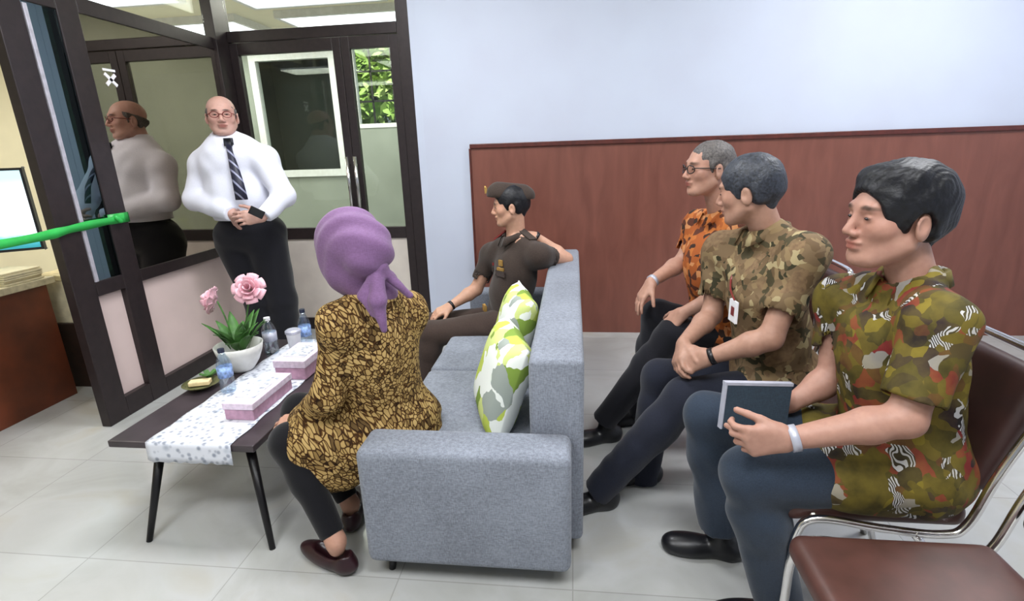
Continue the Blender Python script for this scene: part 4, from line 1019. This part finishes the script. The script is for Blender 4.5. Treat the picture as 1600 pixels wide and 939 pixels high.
eyes(HC, HB, HK, body, org); glasses(HC, HB, HK, body, org, plain('dark_red_frame', '6e2622', .35))
hair('hair', HC, HB, HK, MT['hairgg'], body, org, .0045, .004, hl=.088, back=-.055, top=.0, fat=1.05, topcut=.045)
# tie
fB = J['B']; b = BM(org)
def frontp(u, v, yy): return P(u, v, yy)
tp = [(356, 222, 3.184), (360, 240, 3.135), (366, 262, 3.096), (372, 285, 3.063), (378, 312, 3.047)]
rows = []
for i, (u, v, yy) in enumerate(tp):
    c = P(u, v, yy); w = (.016, .018, .027, .032, .036)[i]; rows.append([b.b.verts.new(Vector(c+fB[0]*w*x+fB[1]*(.012*(1-x*x)))-b.o) for x in (-1, -.5, 0, .5, 1)])
for r0, r1 in zip(rows, rows[1:]):
    for j in range(4): b.b.faces.new((r0[j], r0[j+1], r1[j+1], r1[j]))
def tie_mat():
    m = M('dark_patterned_tie'); w = m.n.new('ShaderNodeTexWave'); w.bands_direction = 'DIAGONAL'; w.inputs['Scale'].default_value = 9.; w.inputs['Distortion'].default_value = 1.; m.L(m.co(), w.inputs[0])
    return m.set(m.ramp(w.outputs[0], [(0, '1c1e34'), (.86, '9496b0')], True), .5)
ti = b.done('necktie', tie_mat(), body, True); ti.modifiers.new('t', 'SOLIDIFY').thickness = .005
b = BM(org); b.obox(P(357, 222, 3.179), (fB[0], fB[1], fB[2]), (.019, .014, .018), .006); b.done('tie_knot', MT['navy2'], body, True)
e = BM(org); ph = P(401, 332, 2.985); e.obox(ph, (nrm(fB[0]+A3(0, 0, .6)), fB[1], nrm(A3(0, 0, 1)-.6*fB[0])), (.038, .006, .02), .004)
o = e.done('mobile_phone', MT['black']); o.location = org; tagp(o, 'small dark phone held in the clasped hands of the standing man', 'phone')

# --- woman in lilac hijab on the near end of the sofa
org = (-.62, 1.75, 0)
J = jd(pel=P(612, 668, 1.76), chest=P(590, 545, 1.74), neck=P(585, 458, 1.74), shl=P(532, 510, 1.61), shr=P(636, 490, 1.86),
       ell=P(512, 620, 1.56), elr=P(618, 610, 1.95), wrl=P(470, 655, 1.66), wrr=P(500, 640, 1.80),
       hipl=P(600, 690, 1.66), hipr=P(610, 665, 1.84), knl=G(452, 690, .42), knr=P(470, 650, 1.78), anl=P(524, 840, 1.43), anr=P(548, 790, 1.66))
J['anl'][2] = .115; J['knr'][2] = .43; J['anr'][2] = .09
J['B'] = basis((-.86, .36, 0)); HB = basis((-.80, .58, -.10), (-.15, .1, 1)); HC = P(545, 392, 1.72); HK = 1.0
body, W = person('woman in lilac hijab and mustard batik tunic sitting on the sofa', org, J, HC, HB, HK, 'b98c78', .006,
    [dict(wrist=J['wrl'], d=(-.9, .1, -.25), nrmal=(0, -.3, .95), thumb=1, curl=.4), dict(wrist=J['wrr'], d=(-.9, -.2, -.3), nrmal=(0, .2, .95), thumb=-1, curl=.4)], w=.92, nw=.9)
q = Sdf(); torso(q, J, .024, 1.0)
for sd in ('l', 'r'):
    q.cap(J['sh'+sd], J['el'+sd], .056, .056, .04); q.cap(J['el'+sd], J['wr'+sd], .056, .046, .03, clip=(J['wr'+sd], J['wr'+sd]-J['el'+sd]))
    q.cap(J['hip'+sd], J['kn'+sd]+(J['hip'+sd]-J['kn'+sd])*.22, .125, .098, .06)
q.cap(J['pel'], J['pel']+A3(.03, .03, .0), .17, .165, .05)
kd = J['knl']+(J['hipl']-J['knl'])*.3; q.cap(kd, kd+A3(.02, -.02, -.09), .085, .085, .05); kd = J['knl']+(J['hipl']-J['knl'])*.55; q.cap(kd, kd+A3(.0, -.02, -.10), .09, .085, .05)
q.mesh('tunic', MT['b_woman'], .0065, org, body, disp=folds(.007, 30, 2.2), planes=[((0, 0, .285), (.08, 0, -1))])
q = Sdf()
for sd in ('l', 'r'):
    q.cap(J['hip'+sd], J['kn'+sd], .085, .066, .03); q.cap(J['kn'+sd], J['kn'+sd]+(J['an'+sd]-J['kn'+sd])*.4, .066, .056, .03); d = nrm(J['an'+sd]-J['kn'+sd])
    q.cap(J['kn'+sd]+(J['an'+sd]-J['kn'+sd])*.35, J['an'+sd]+d*.03, .056, .040, .03, clip=(J['an'+sd]-d*.025, d))
q.mesh('leggings', MT['leg'], .007, org, body)
# feet skin belongs to the body; low open court shoes
for sd, f in (('l', (-.95, .35)), ('r', (-.25, 1))):
    f = nrm(A3(f[0], f[1], 0)); s = A3(-f[1], f[0], 0); a = A3(J['an'+sd][0], J['an'+sd][1], 0); ax = np.array([f, s, [0, 0, 1]]); q = Sdf()
    q.ell(a+f*.05+A3(0, 0, .035), (.135, .043, .040), ax, .02); q.cap(a-f*.035+A3(0, 0, .035), a-f*.035+A3(0, 0, .06), .036, .030, .02)
    q.ell(a+f*.03+A3(0, 0, .085), (.085, .032, .045), ax, .01, True)
    q.mesh('court_shoe', MT['wshoe'], .005, org, body, planes=[(A3(0, 0, .001), (0, 0, -1))])
# hijab: head wrap, knot at the nape, hanging tail
def hj(x, y, z): return HC+HB[0]*x+HB[1]*y+HB[2]*z
q = Sdf(); q.ell(hj(0, -.018, .035), (.108, .138, .118), HB, .03); q.ell(hj(0, .02, -.035), (.092, .098, .105), HB, .04); q.ell(hj(.01, -.115, .0), (.085, .075, .080), HB, .05)
q.cap(hj(0, .0, -.07), J['neck']+A3(0, 0, .02), .082, .088, .04)
q.ell(hj(0, .135, -.01), (.060, .07, .082), HB, .015, True)
def hd_(X, Y, Z):
    L = [X-HC[0], Y-HC[1], Z-HC[2]]; u, v, z = [sum(L[i]*HB[j][i] for i in range(3)) for j in range(3)]
    return (.0045*np.sin(60*(z+.7*v)+5*np.sin(9*u)+3*np.sin(14*v))*np.clip(.5-v*4, .15, 1)).astype(np.float32)
hjb = q.mesh('hijab', MT['lilac'], .0055, org, body, disp=hd_)
q = Sdf(); n0 = hj(.02, -.135, -.055); q.ell(n0, (.034, .030, .036), HB, .02)
t1 = P(590, 470, 1.58); t2 = P(600, 515, 1.575); q.cap(n0, t1, .022, .026, .02); q.cap(t1, t2, .026, .012, .02); t3 = P(568, 462, 1.60); q.cap(n0, t3, .018, .018, .015); q.cap(t3, P(582, 492, 1.58), .018, .010, .015)
t4 = P(640, 462, 1.70); q.cap(n0, t4, .02, .012, .02)
q.mesh('hijab_tail', MT['lilac'], .005, org, hjb, disp=folds(.004, 110, .5))
